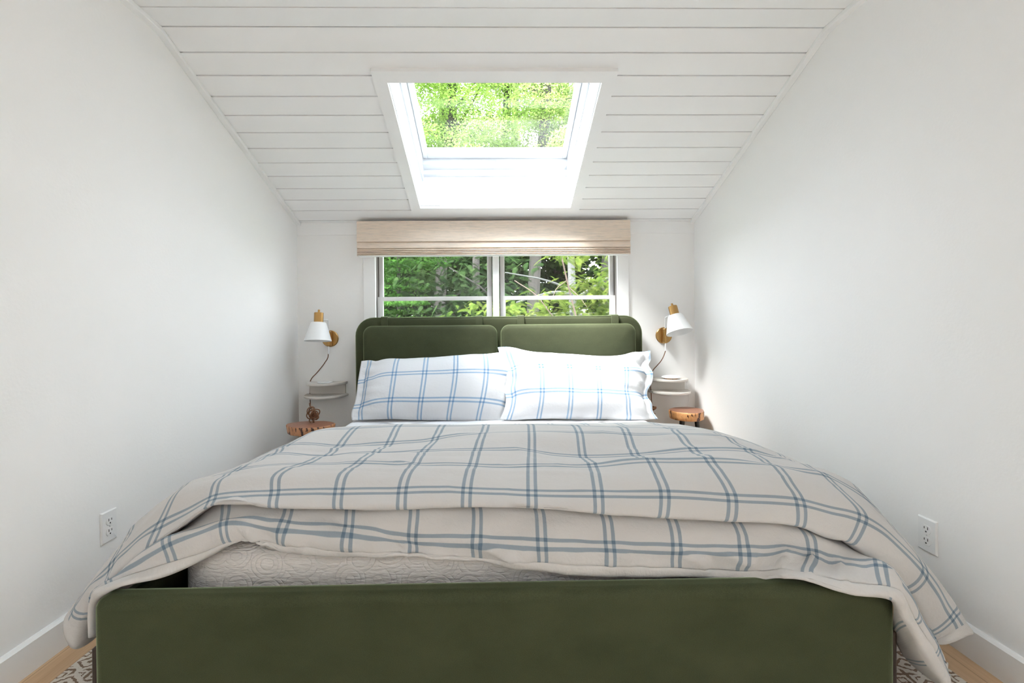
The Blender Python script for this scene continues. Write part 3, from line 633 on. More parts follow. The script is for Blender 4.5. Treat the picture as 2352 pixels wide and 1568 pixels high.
# mattress, sheet, quilt ------------------------------------------------
def slab_shell(name, x0, x1, y0, y1, zb, zt, r, e, mats, grow=0, parent=None, noise_amp=0):
    prof = [(0, zb)] + [(0, zb + (zt - e - zb) * k / 6) for k in range(1, 7)] + [(e - e * math.cos(a), zt - e + e * math.sin(a)) for a in np.linspace(.25, math.pi / 2, 6)] + [(e + .08, zt), (e + .3, zt + .002), (e + .6, zt + .003)]
    n = 24; rings = []; uvs = []
    for d, z in prof:
        base = []
        P = rrect(x0 + d, x1 - d, y0 + d, y1 - d, max(r - d, .02), n)
        # densify straight runs
        Q = []
        for a, c in zip(P, P[1:] + P[:1]):
            L = math.dist(a, c); k = max(1, int(L / .05)) if L > .06 else 1
            # fixed subdivision count for ring consistency
            Q.append((a, c, L))
        rings.append(P)
    # uniform resample by index with long runs divided
    segs = []
    for i in range(len(rings[0])):
        L = math.dist(rings[0][i], rings[0][(i + 1) % len(rings[0])])
        segs.append(max(1, int(L / .05)))
    V = []; UV = []
    for (d, z), P in zip(prof, rings):
        s = 0
        for i, k in enumerate(segs):
            a, c = P[i], P[(i + 1) % len(P)]; a0, c0 = rings[0][i], rings[0][(i + 1) % len(P)]
            L0 = math.dist(a0, c0)
            for j in range(k):
                t = j / k; x = a[0] + (c[0] - a[0]) * t; y = a[1] + (c[1] - a[1]) * t
                V.append((x, y, z)); UV.append((s + L0 * t, z + d * 1.2))
            s += L0
    n = sum(segs); F = []
    for i in range(len(prof) - 1):
        for k in range(n): F.append((i * n + k, i * n + (k + 1) % n, (i + 1) * n + (k + 1) % n, (i + 1) * n + k))
    V = np.array(V)
    if noise_amp:
        V[:, 2] += noise_amp * vnoise(V[:, 0] * 5, V[:, 1] * 7, seed=3)
    o = raw(name, V, F, mats, parent, uv=UV)
    # top cap
    bm = bmesh.new(); bm.from_mesh(o.data); bm.verts.ensure_lookup_table()
    bm.faces.new([bm.verts[(len(prof) - 1) * n + k] for k in range(n)]); bm.to_mesh(o.data); bm.free()
    return o
mt = slab_shell('mattress', -.918, .948, 1.296, 3.19, .167, .440, .16, .05, M['sheet'])
tag(mt, 'thick king mattress lying inside the green bed frame under sheet and quilt', 'mattress')
fsht = slab_shell('fitted_sheet', -.938, .961, 2.46, 3.196, .19, .4462, .10, .05, M['sheet'], noise_amp=.0015)
tag(fsht, 'plain white sheet showing between the pillows and the turned-up duvet edge', 'sheet')
ql = slab_shell('quilt', -.925, .955, 1.285, 2.455, .172, .448, .17, .06, M['quilt'])
tag(ql, 'stone grey stitched quilt covering the foot end of mattress behind the footboard', 'quilt')
# ------------------------------------------------------------------ duvet
def build_duvet():
    U = np.array(DUVET_U, float); VR = np.array([r[0] for r in DUVET_ROWS], float)
    K = np.array([r[1] for r in DUVET_ROWS], float)
    # parameters by mean chord length
    dr = np.linalg.norm(np.diff(K[:, 4:16], axis=0), axis=2).mean(1) ** .7
    Tr = np.concatenate([[0], np.cumsum(dr)])
    tr = []
    for i in range(len(Tr) - 1):
        k = 10 if i < 8 else (16 if i in (12, 13) else 8)
        tr += list(np.linspace(Tr[i], Tr[i + 1], k, endpoint=False))
    tr = np.array(tr + [Tr[-1]])
    tu = []
    for i in range(len(U) - 1):
        k = 14 if U[i + 1] - U[i] > .8 else 8
        tu += list(np.linspace(U[i], U[i + 1], k, endpoint=False))
    tu = np.array(tu + [U[-1]])
    A = crsample(K, Tr, tr)                                  # rows refined
    P = crsample(A.transpose(1, 0, 2), U, tu).transpose(1, 0, 2)
    vv = crsample(VR, Tr, tr); nr, nu = len(tr), len(tu)
    UU, VV = np.meshgrid(tu, vv)
    # printed checks follow the true cloth length down every column
    ki = np.searchsorted(tr, Tr - 1e-9)
    arc = np.concatenate([np.zeros((1, nu)), np.cumsum(np.linalg.norm(np.diff(P, axis=0), axis=2), axis=0)])
    CV = np.empty_like(VV); iA = list(VR).index(0); iN, iK, iS, iF, iQ, iG, iU = range(iA + 1, iA + 8)
    for j in range(nu):
        a = arc[:, j] + np.arange(nr) * 1e-7; k = a[ki] / PLAID; q = VR.copy()
        q[iN] = -min(k[iN] - k[iA], .42); q[iS] = max(min(-1 + (k[iF] - k[iS]), q[iN] - .06), -.9); q[iK] = .5 * (q[iN] + q[iS])
        q[iQ] = -1 - min(k[iQ] - k[iF], .42); q[iG] = q[iQ] - .1; q[iU] = q[iG] - .1
        CV[:, j] = .6 * crsample(q, a[ki], a) + .4 * np.interp(a, a[ki], q)
    # normals
    du = np.gradient(P, axis=1); dv = np.gradient(P, axis=0)
    N = np.cross(dv, du); N /= np.linalg.norm(N, axis=2, keepdims=True) + 1e-9
    N *= np.sign((N[:, :, 1] * -.5 + N[:, :, 2]).mean())
    # creases and rumples
    h = .005 * vnoise(UU * .55, VV * 1.5, seed=1) + .0045 * vnoise(UU * 1.3 + VV * .7, VV * 2.6, seed=2) + .002 * (1 - np.abs(vnoise(UU * 1.1 - VV * .9, VV * 3.5 + UU * .4, seed=12))) ** 3
    inner = np.clip((5.8 - np.abs(UU)) / 1.2, .12, 1)
    low = inner * np.exp(-((VV + 1.12) / .22) ** 2)
    h += low * (0.016 * vnoise(UU * 1.9 + VV * .8, VV * 1.2, seed=4) + .010 * vnoise(UU * 4.2, VV * 2, seed=5))
    pk = (1 - np.abs(vnoise(UU * 2.6 + .8 * VV, VV * 1.1 + .3 * UU, seed=14))) ** 4
    h += inner * np.exp(-((VV + 1.16) / .16) ** 2) * .020 * (pk - .25)
    mid = np.exp(-((VV + .85) / .35) ** 2)
    h += mid * .007 * vnoise(UU * 1.6 - VV * 2.2, VV * 1.2 + UU * .6, seed=6)
    top = 1 / (1 + np.exp(-(VV - .6) * 6))
    ridge = 1 - np.abs(vnoise(UU * .38 + .3 * VV, VV * 2.1, seed=8))
    far = np.clip((VV - 2.9) / 1.0, 0, 1)
    h += top * .008 * (ridge ** 5 - .25)
    h = h * (1 - .8 * far) - .007 * far * np.clip((7 - VV) / 2, 0, 1)
    nose = np.exp(-((VV + .15) / .15) ** 2) * np.clip((np.abs(UU) - 3) / 2, 0, 1)
    h += nose * .010 * vnoise(UU * 2.4, VV * 2, seed=9)
    h -= .004 * np.exp(-((VV + 1.275) / .014) ** 2)
    edge = np.clip((vv - vv[-1]) / .12, 0, 1)[:, None]
    P = P + N * (h * np.clip(edge + .35, 0, 1))[:, :, None]
    idx = np.arange(nr * nu).reshape(nr, nu)
    F = np.stack([idx[:-1, :-1], idx[:-1, 1:], idx[1:, 1:], idx[1:, :-1]], -1).reshape(-1, 4)
    uc = .5 * (UU[:-1, :-1] + UU[1:, 1:]); vc = .5 * (VV[:-1, :-1] + VV[1:, 1:])
    pl = ((vc < -1.275) & ((vc > -1.375) | (uc < 5))) | (uc < -8.22) | ((uc > 7.45) & (vc > -.45))
    uv = np.stack([UU * PLAID, CV * PLAID], -1).reshape(-1, 2)
    o = raw('duvet', P.reshape(-1, 3), F, [M['plaid'], M['plaid_plain']], mi=pl.reshape(-1).astype(int), uv=uv)
    s = o.modifiers.new('thickness', 'SOLIDIFY'); s.thickness = .004; s.offset = -1 if N[5, nu // 2, 2] > 0 else 1
    tag(o, 'cream duvet with blue windowpane checks spread over the bed and spilling past its sides', 'duvet')
    return o
build_duvet()

# ------------------------------------------------------------------ pillows
def resample(pts, t):
    P = np.array(pts, float); d = np.concatenate([[0], np.cumsum(np.linalg.norm(np.diff(P, axis=0), axis=1))]); d /= d[-1]
    return crsample(P, d, t)
def build_pillow(E, label, u0, us, v0, vs, front, back, seed, fl):
    ns, nt = 110, 56
    s = np.linspace(0, 1, ns); t = np.linspace(0, 1, nt)
    B, T_, L, R_ = resample(E['bottom'], s), resample(E['top'], s), resample(E['left'][::-1], t), resample(E['right'][::-1], t)
    Sg, Tg = np.meshgrid(s, t); S3, T3 = Sg[..., None], Tg[..., None]
    def straight(e):
        q = (e[0] + (e[-1] - e[0]) * t[:, None]); m = (e - q).mean(0) * 1.5
        return q + m * (4 * t * (1 - t))[:, None]
    Ls, Rs = straight(L), straight(R_)
    dL, dR = (L - Ls)[:, None] * (1 - S3) ** 7, (R_ - Rs)[:, None] * S3 ** 7
    L, R_ = Ls, Rs
    C = dL + dR + (1 - T3) * B[None] + T3 * T_[None] + (1 - S3) * L[:, None] + S3 * R_[:, None] - ((1 - S3) * (1 - T3) * B[0] + S3 * (1 - T3) * B[-1] + (1 - S3) * T3 * T_[0] + S3 * T3 * T_[-1])
    nrm = np.array([0, -1, .72]) / 1.2322
    s_in = np.clip((Sg - fl[0]) / (1 - fl[0] - fl[1]), 0, 1)
    a = np.abs(2 * s_in - 1); b_ = np.abs(2 * Tg - 1)
    puff = np.clip(1 - a ** 3.4, 0, 1) ** .62 * np.clip(1 - b_ ** 2.7, 0, 1) ** .62
    edge = np.clip(1 - np.minimum(np.minimum(s_in, 1 - s_in), np.minimum(Tg, 1 - Tg)) / .16, 0, 1)
    wr = .007 * vnoise(Sg * 7, Tg * 5, seed=seed) + .004 * vnoise(Sg * 15 + Tg * 4, Tg * 9, seed=seed + 1)
    side = np.clip(1 - np.minimum(s_in, 1 - s_in) / .22, 0, 1)
    wr = wr * (.3 + edge) + side * .011 * vnoise(Sg * 3, Tg * 11 + Sg * 5, seed=seed + 2)
    gate = np.clip(np.minimum(np.minimum(Sg, 1 - Sg) / .03, np.minimum(Tg, 1 - Tg) / .05), 0, 1)
    fr = C + nrm * (front * puff + wr * gate)[..., None]
    bk = C - nrm * (back * puff)[..., None] - nrm * .002
    idx = np.arange(nt * ns).reshape(nt, ns)
    Ff = np.stack([idx[:-1, :-1], idx[:-1, 1:], idx[1:, 1:], idx[1:, :-1]], -1).reshape(-1, 4)
    Fb = Ff[:, ::-1] + nt * ns
    # rim strip
    rim = np.concatenate([idx[0, :], idx[1:, -1], idx[-1, -2::-1], idx[-2:0:-1, 0]])
    Fr = np.stack([rim, rim + nt * ns, np.roll(rim, -1) + nt * ns, np.roll(rim, -1)], -1)
    W = np.linalg.norm(B[-1] - B[0])
    H = np.linalg.norm(L[-1] - L[0])
    uv = np.stack([(Sg - u0) * W * us, (Tg * H - v0) * vs], -1).reshape(-1, 2)
    o = raw('pillow', np.concatenate([fr.reshape(-1, 3), bk.reshape(-1, 3)]), np.concatenate([Ff, Fb, Fr]), M['plaid_p'], uv=np.concatenate([uv, uv]))
    return tag(o, label, 'pillow', 'check pillows against the headboard')
build_pillow(PILLOW_LEFT, 'white pillow with bold blue checks, flatter and partly behind the other pillow', .44, .97, .093, 1.0, .105, .03, 21, (.045, .03))
build_pillow(PILLOW_RIGHT, 'brighter white pillow with pale blue checks and crumpled wavy ends, overlapping the other', .433, .957, .162, .93, .115, .03, 31, (.05, .05))

# ------------------------------------------------------------------ wall lamps
def sconce(sx, px, label, tilt, roll, top, cord, coil):
    r = thing('wall_sconce', label, 'wall lamp', (px, YB, .959), 'brass and white sconces beside the bed')
    b = MB(); b.lathe([(.060, 0), (.060, .010), (.057, .013), (0, .015)], 64, mtx=Matrix.Translation((px, YB, .959)) @ Matrix.Rotation(math.pi / 2, 4, 'X'))
    pl = b.obj('back_plate', M['brass'], r)
    b = MB(); ax = px - .004 * sx
    b.box((ax - .016, 3.362, .902), (ax + .016, 3.408, 1.014)); b.obj('arm_clamp', M['brass'], pl, bevel=.012, seg=4)
    b = MB(); tx, ty, tz = top
    b.tube([(ax, 3.372, .848), (ax, 3.372, .95), (ax, 3.372, 1.078), (ax, 3.369, 1.090), (ax + .004 * sx, 3.358, 1.094), ((ax + tx) / 2, (3.36 + ty) / 2, (1.094 + tz + .012) / 2), (tx, ty + .026, tz + .012)], .0052, 10)
    b.obj('arm', M['lamp_white'], r)
    mx = Matrix.Translation(top) @ Matrix.Rotation(tilt, 4, 'X') @ Matrix.Rotation(roll, 4, 'Y')
    b = MB(); b.lathe([(.030, 0), (.047, -.002), (.051, -.006), (.0905, -.130), (.089, -.1305), (.0495, -.008), (.030, -.004)], 64, mtx=mx, closed=True)
    b.obj('lamp_shade', M['lamp_white'], r)
    b = MB(); b.lathe([(.031, -.004), (.031, .064), (.0295, .066), (.009, .066), (.0075, .068), (.0075, .086), (.006, .088), (0, .088)], 48, mtx=mx)
    so = b.obj('socket_cap', M['brass'], r)
    b = MB(); b.tube([mx @ Vector((0, .024, .010)), mx @ Vector((0, .042, .010))], .008, 12); b.obj('swivel_joint', M['brass'], so)
    b = MB(); b.lathe([(.0, -.085), (.018, -.078), (.024, -.062), (.02, -.044), (.012, -.03), (.012, -.01)], 24, mtx=mx); b.obj('bulb', M['plastic'], so)
    K = np.array(cord); d = np.concatenate([[0], np.cumsum(np.linalg.norm(np.diff(K, axis=0), axis=1))])
    b = MB(); b.tube(crsample(K, d, np.linspace(0, d[-1], 60)), .0032, 8)
    c = Vector(coil[0]); rr = np.random.default_rng(5 if sx < 0 else 9)
    for k in range(coil[2]):
        a = Vector(rr.normal(size=3)); a.normalize()
        if coil[3] == 'flat': a = (Vector((0, 0, 1)) + .25 * a).normalized()
        else: a = (Vector((.2, -1, .1)) + .75 * a).normalized()
        u = a.orthogonal().normalized(); w = a.cross(u); rad = coil[1] * rr.uniform(.55, 1.0)
        off = Vector(rr.normal(size=3)) * coil[1] * .35
        if coil[3] == 'flat': off = Vector((off.x * .4, off.y * .4, off.z * .8))
        b.tube([c + off + u * (rad * math.cos(t)) + w * (rad * rr.uniform(.8, .86) * math.sin(t)) for t in np.linspace(0, 2 * math.pi, 22)], .0034, 7)
    if coil[3] != 'flat':
        for k in range(5):
            b.tube([c + Vector((.012 * math.cos(t) - .004 + .003 * k, .020 * math.sin(t), .008 * math.cos(t) - .012 + .004 * k)) for t in np.linspace(0, 2 * math.pi, 16)], .0036, 7)
        b.tube([c + Vector((-.01, 0, -.02)), c + Vector((-.02, .0, -.045)), c + Vector((-.012, 0, -.058))], .0036, 7)
        b.tube([c + Vector((.004, 0, -.02)), c + Vector((.006, .0, -.045)), c + Vector((.008, 0, -.058))], .0055, 8)
    b.obj('cord', M['cord'], r)
    return r
sconce(-1, -1.203, 'brass and white sconce with straight shade above the shelf holding the flat puck', math.radians(-7), 0, (-1.2235, 3.25, 1.077),
       [(-1.203, 3.372, .850), (-1.206, 3.376, .828), (-1.235, 3.39, .785), (-1.295, 3.405, .715), (-1.346, 3.412, .658), (-1.352, 3.412, .60), (-1.348, 3.40, .552), (-1.33, 3.36, .50), (-1.24, 3.12, .535), (-1.165, 2.965, .525)],
       ((-1.152, 2.94, .502), .036, 11, 'knot'))
sconce(1, 1.243, 'brass and white sconce with tilted shade above the shelf holding the dome', math.radians(-19), math.radians(-7), (1.268, 3.265, 1.105),
       [(1.239, 3.372, .850), (1.236, 3.376, .835), (1.226, 3.385, .80), (1.212, 3.392, .772), (1.185, 3.398, .738), (1.156, 3.40, .704), (1.135, 3.39, .62), (1.128, 3.36, .52), (1.125, 3.34, .44)],
       ((1.118, 3.335, .432), .036, 9, 'flat'))

# ------------------------------------------------------------------ half-round shelves
def shelf(cx, sx, label):
    r = thing('floating_shelf', label, 'shelf', (cx, YB, .55), 'half-round shelves beside the bed')
    def half(rx, ry, z0, z1, dx=0):
        b = MB(); pts = [(cx + dx - rx * math.cos(a), YB - ry * math.sin(a) ** .85, z0) for a in np.linspace(0, math.pi, 40)]
        b.prism(pts, (0, 0, z1 - z0)); return b
    half(.142, .172, .632, .648).obj('upper_board', M['shelf'], r, bevel=.003)
    half(.150, .195, .544, .560, .004 * sx).obj('lower_board', M['shelf'], r, bevel=.003)
    b = MB(); b.box((cx - .128, YB - .018, .560), (cx + .128, YB, .632)); b.obj('back_panel', M['shelf'], r)
shelf(-1.222, -1, 'pale half-round two-tier wall shelf holding a flat white puck, above the oval stool')
shelf(1.262, 1, 'pale half-round two-tier wall shelf holding a white dome, above the round stool')
b = MB(); b.lathe([(.046, 0), (.052, .002), (.053, .006), (.050, .0095), (0, .0098)], 56, mtx=Matrix.Translation((-1.212, 3.325, .648)))
tag(b.obj('charging_puck', M['plastic']), 'flat round white puck lying on the shelf beside the left pillow', 'charger')
r = thing('sound_machine', 'white dome on a wooden base standing on the shelf behind the crumpled pillow', 'sound machine', (1.262, 3.335, .648))
b = MB(); b.lathe([(.046, 0), (.047, .002), (.047, .0045), (.044, .0055)], 48, mtx=Matrix.Translation((1.262, 3.335, .648))); b.obj('wooden_base', M['bark_edge2'], r)
b = MB(); b.lathe([(.052, .0055), (.064, .010), (.066, .0135), (.061, .018), (.045, .0235), (.022, .0262), (0, .027)], 56, mtx=Matrix.Translation((1.262, 3.335, .648))); b.obj('dome', M['plastic'], r)
b = MB(); K = np.array([(1.32, 3.37, .653), (1.372, 3.40, .652), (1.408, 3.412, .645), (1.412, 3.412, .60), (1.420, 3.41, .545), (1.426, 3.41, .50), (1.412, 3.41, .44), (1.40, 3.41, .30)])
d = np.concatenate([[0], np.cumsum(np.linalg.norm(np.diff(K, axis=0), axis=1))]); b.tube(crsample(K, d, np.linspace(0, d[-1], 40)), .0013, 6); b.obj('power_cord', M['plastic'], r)

# ------------------------------------------------------------------ stools
def stool(cx, cy, rx, ry, zt, th, label, seed, edge, spread, ph):
    r = thing('stool', label, 'stool', (cx, cy, 0), 'live edge stools in the corners')
    n = 72; rr = np.random.default_rng(seed); rings = []
    base = np.array([1 + .05 * math.sin(2 * t + seed) + .03 * math.sin(3 * t + 2 * seed) + .015 * math.sin(7 * t) for t in np.linspace(0, 2 * math.pi, n, endpoint=False)])
    V = []; lv = [(0.93, -th), (.965, -th * .93), (.985, -th * .6), (1.0, -th * .3), (1.01, -th * .08), (.995, -.002), (.985, 0)]
    for k, (f, dz) in enumerate(lv):
        for i in range(n):
            a = 2 * math.pi * i / n; w = base[i] * (f + (.02 * float(vnoise(i * .35, k * .6, seed=seed)) if k < 5 else 0))
            V.append((cx + rx * w * math.cos(a), cy + ry * w * math.sin(a), zt + dz))
    m = len(lv)
    b = MB(); b.add(V, [(i * n + k, i * n + (k + 1) % n, (i + 1) * n + (k + 1) % n, (i + 1) * n + k) for i in range(m - 1) for k in range(n)] + [tuple(range(n - 1, -1, -1))], 0, True)
    b.add([(x, y, z) for x, y, z in V[-n:]], [tuple(range(n))], 1)
    b.obj('seat_slab', [edge, M['slab_top']], r, angle=60)
    for k in range(3):
        a = ph + k * 2 * math.pi / 3; ca, sa = math.cos(a), math.sin(a)
        b = MB(); b.tube([(cx + rx * .52 * ca, cy + ry * .52 * sa, zt - th + .004), (cx + rx * spread * ca, cy + ry * spread * sa, .001)], [.0155, .0095], 16); b.obj('leg', M['black_wood'], r)
stool(-1.150, 2.90, .146, .105, .443, .052, 'oval live edge wood stool under the knotted brown cord', 3, M['bark_edge'], .85, .4)
stool(1.322, 3.20, .118, .120, .447, .058, 'round honey-coloured live edge stool with black legs below the shelf with the dome', 6, M['bark_edge2'], .78, 3.75)

# ------------------------------------------------------------------ outlets
def outlet(x, d, cy, cz, label):
    r = thing('wall_outlet', label, 'outlet', (x, cy, cz), 'white power outlets on the side walls')
    def X(a): return x + d * a
    b = MB(); w, h = .035, .0572; o_ = [(-w, -h), (w, -h), (w, h), (-w, h)]
    V = [(X(0), cy + p, cz + q) for p, q in o_] + [(X(.003), cy + p, cz + q) for p, q in o_] + [(X(.0068), cy + p * .9, cz + q * .94) for p, q in o_]
    b.add(V, [(3, 2, 1, 0), (8, 9, 10, 11)] + [(k + i, k + (i + 1) % 4, k + 4 + (i + 1) % 4, k + 4 + i) for k in (0, 4) for i in range(4)])
    b.obj('cover_plate', M['plastic'], r)
    for zz in (.0195, -.0195):
        b = MB(); pts = []
        for a in np.linspace(0, 2 * math.pi, 40, endpoint=False):
            p = .0172 * math.cos(a); q = .0172 * math.sin(a); q = max(-.0142, min(.0142, q)); pts.append((X(.006), cy + p, cz + zz + q))
        b.prism(pts, (d * .0028, 0, 0)); so = b.obj('receptacle', M['plastic'], r, bevel=.0006)
        b = MB()
        b.box((min(X(.0086), X(.0092)), cy - .0075, cz + zz + .000), (max(X(.0086), X(.0092)), cy - .0050, cz + zz + .0095)); b.box((min(X(.0086), X(.0092)), cy + .0050, cz + zz + .001), (max(X(.0086), X(.0092)), cy + .0075, cz + zz + .0085))
        b.lathe([(.0027, 0), (.0027, .0006), (0, .0006)], 14, mtx=Matrix.Translation((X(.0086), cy, cz + zz - .0075)) @ Matrix.Rotation(d * math.pi / 2, 4, 'Y'))
        b.obj('socket_slot', M['slot'], so)
    b = MB(); b.lathe([(.003, 0), (.003, .0008), (0, .0014)], 16, mtx=Matrix.Translation((X(.0068), cy, cz)) @ Matrix.Rotation(d * math.pi / 2, 4, 'Y')); b.obj('screw', M['steel'], r)
outlet(XL, 1, 1.742, .317, 'white double power outlet on the wall by the oval stool side of the bed')
outlet(XR, -1, 1.563, .315, 'white double power outlet on the wall by the round black-legged stool side of the bed')

b = MB(); b.box((-1.314, -1.2, 0), (1.343, 2.62, .012)); rg = b.obj('rug', M['rug'], bevel=.004)
tag(rg, 'cream and brown key-patterned woven rug under the bed on the oak floor', 'rug')
# ------------------------------------------------------------------ outdoors
GZ = -2.6
b = MB(); b.box((-40, 3.7, GZ - .2), (40, 60, GZ)); o = b.obj('ground', M['ground']); struct(o)

def diamonds(C, A, B):
    """pointed leaves: base at C, axis A, half width vector B"""
    n = len(C)
    V = np.stack([C, C + A * .45 + B, C + A, C + A * .45 - B], 1).reshape(-1, 3)
    F = np.arange(n * 4).reshape(n, 4)
    return V, F
def rand_leaves(C, size, flat=.5, r=rng):
    n = len(C)
    A = r.normal(size=(n, 3)); A[:, 2] *= flat; A[:, 2] -= .25; A /= np.linalg.norm(A, axis=1, keepdims=True)
    N = r.normal(size=(n, 3)) * (1, 1, .6) + (0, 0, .8); B = np.cross(A, N); B /= np.linalg.norm(B, axis=1, keepdims=True) + 1e-9
    s = size * r.uniform(.6, 1.3, (n, 1))
    return diamonds(C - A * s * .5, A * s, B * s * .32)
def blob(center, rad, n, r=rng, layers=0):
    P = r.normal(size=(n, 3)); P /= np.linalg.norm(P, axis=1, keepdims=True); P *= r.uniform(0.15, 1, (n, 1)) ** .45
    P = P * np.array(rad)
    if layers: P[:, 2] = np.round(P[:, 2] / layers) * layers + r.normal(size=n) * layers * .16
    return P + np.array(center)
# fern-like conifer spray, unit length along +x, drooping
def spray_template():
    r = np.random.default_rng(3); C = []; A = []; B = []
    for k in range(19):
        x = .05 + .050 * k; z = -.30 * x * x; ln = .34 * (1 - .75 * x) * r.uniform(.85, 1.1)
        for sgn in (-1, 1):
            d = np.array([.62, sgn * .78, -.18]); d /= np.linalg.norm(d)
            for j in range(4):
                p = np.array([x, 0, z]) + d * ln * j / 4
                dd = d + np.array([.25, 0, -.12 * j]) + r.normal(size=3) * .10; dd /= np.linalg.norm(dd)
                side = np.cross(dd, [0, 0, 1]); side /= np.linalg.norm(side)
                C.append(p); A.append(dd * ln * .42); B.append(side * .0135 * (1.25 - .15 * j))
                if j < 3:
                    for s2 in (-1, 1):
                        e = dd * .6 + side * s2 * .8 + np.array([0, 0, -.15]); e /= np.linalg.norm(e); sd = np.cross(e, [0, 0, 1])
                        C.append(p + dd * ln * .1); A.append(e * ln * .26); B.append(sd * .010)
    C.append(np.array([0, 0, 0.])); A.append(np.array([1., 0, -.28])); B.append(np.array([0, .008, 0]))
    return np.array(C), np.array(A), np.array(B)
SPC, SPA, SPB = spray_template()
def sprays(P, D, L, r=rng):
    """P origins, D horizontal-ish directions, L lengths"""
    Vs = []; Fs = []; o = 0
    for p, d, l in zip(P, D, L):
        x = d / np.linalg.norm(d); y = np.cross([0, 0, 1], x); y /= np.linalg.norm(y); z = np.cross(x, y)
        tw = r.normal() * .45; y, z = y * math.cos(tw) + z * math.sin(tw), z * math.cos(tw) - y * math.sin(tw)
        R = np.stack([x, y, z]) * l
        v, f = diamonds(SPC @ R + p, SPA @ R, SPB @ R); Vs.append(v); Fs.append(f + o); o += len(v)
    return np.concatenate(Vs), np.concatenate(Fs)
def limb(b, pts, r0, r1, n=7):
    K = np.array(pts, float); d = np.concatenate([[0], np.cumsum(np.linalg.norm(np.diff(K, axis=0), axis=1))]); m = max(6, 4 * len(pts))
    b.tube(crsample(K, d, np.linspace(0, d[-1], m)), list(np.linspace(r0, r1, m)), n)
def tree(name, label, base, trunk_pts, tr, limbs, fol, leafmat, bark, group=None):
    t = thing(name, label, 'tree', base, group)
    b = MB(); limb(b, [base] + trunk_pts, tr[0], tr[1], 10)
    if limbs:
        for pts, a, c in limbs: limb(b, pts, a, c)
        pass
    b.obj('trunk', bark, t)
    V = []; F = []; o = 0
    for v, f in fol: V.append(v); F.append(f + o); o += len(v)
    f = raw('foliage', np.concatenate(V), np.concatenate(F), leafmat, t, smooth=False)
    return t

# 1: near hemlock, sunlit yellow-green sprays outside the right half of the window
def spray_cluster(c, rad, n, l0, l1, r, out=(0, -1, 0), down=-.25):
    P = r.normal(size=(n, 3)) * np.array(rad) + np.array(c)
    D = r.normal(size=(n, 3)) * (1, .7, .18) + np.array(out) * .5 + (0, 0, down)
    return sprays(P, D, r.uniform(l0, l1, n), r)
r1 = np.random.default_rng(21)
cl1 = [((.30, 5.9, 1.14), (.30, .3, .10), 26), ((.95, 5.9, 1.12), (.35, .3, .11), 30), ((1.55, 5.9, 1.15), (.28, .3, .12), 26), ((1.40, 5.9, 1.45), (.22, .3, .17), 34), ((1.75, 6.1, 1.75), (.25, .3, .14), 22),
       ((.95, 5.6, 1.92), (.22, .2, .05), 12), ((1.05, 5.7, 1.52), (.16, .2, .07), 9), ((.70, 5.6, 1.38), (.12, .2, .05), 5), ((.18, 5.7, 1.27), (.14, .2, .05), 5), ((2.3, 6.2, 1.4), (.3, .3, .4), 30), ((-.25, 6.2, 1.28), (.12, .2, .05), 4)]
fol = [spray_cluster(c, rd, int(n * 6), .09, .19, r1) for c, rd, n in cl1]
limbs = [([(1.26, 7.6, 1.55), (.75, 6.8, 1.50), (.30, 6.5, 1.36)], .035, .012), ([(1.27, 7.6, 1.60), (.7, 6.9, 1.72), (.15, 6.6, 1.79)], .022, .008),
         ([(1.25, 7.6, 1.25), (.9, 6.6, 1.2), (.4, 5.9, 1.16)], .025, .008), ([(1.3, 7.6, 1.45), (1.7, 6.6, 1.75), (1.9, 6.1, 1.86)], .03, .012), ([(1.28, 7.6, 1.2), (1.6, 6.4, 1.2), (1.7, 5.9, 1.18)], .022, .008),
         ([(1.2, 7.6, 2.3), (1.0, 6.3, 2.1), (.9, 5.6, 1.98)], .02, .007)]
tree('hemlock_tree', 'sunlit hemlock with yellow-green drooping sprays outside the right half of the window', (1.30, 7.6, GZ), [(1.28, 7.6, 1), (1.25, 7.65, 3.0), (1.3, 7.7, 3.9)], (.085, .05), limbs, fol, M['leaf_hemlock'], M['bark_grey'])
# 2: leaning sapling in front of it
r2 = np.random.default_rng(5)
tree('sapling', 'thin dark leaning sapling crossing in front of the yellow-green hemlock', (1.74, 4.95, GZ), [(1.2, 4.9, -.3), (.842, 4.85, 1.14), (.76, 4.82, 1.45), (.686, 4.8, 1.77), (.60, 4.8, 2.2), (.5, 4.8, 2.7)], (.018, .006),
     [([(.74, 4.82, 1.5), (.62, 4.75, 1.40), (.58, 4.7, 1.30)], .005, .002), ([(.78, 4.82, 1.42), (.86, 4.75, 1.33), (.93, 4.7, 1.22)], .005, .002), ([(.2, 4.75, 1.50), (.42, 4.7, 1.34), (.56, 4.7, 1.16), (.72, 4.8, 1.0), (.95, 4.87, .75)], .005, .006)],
     [spray_cluster((.70, 4.78, 1.78), (.10, .08, .03), 12, .10, .17, r2), spray_cluster((.62, 4.75, 1.33), (.05, .05, .03), 4, .09, .14, r2), spray_cluster((.3, 4.75, 1.40), (.08, .05, .05), 4, .08, .12, r2)], M['leaf_hemlock'], M['twig'])
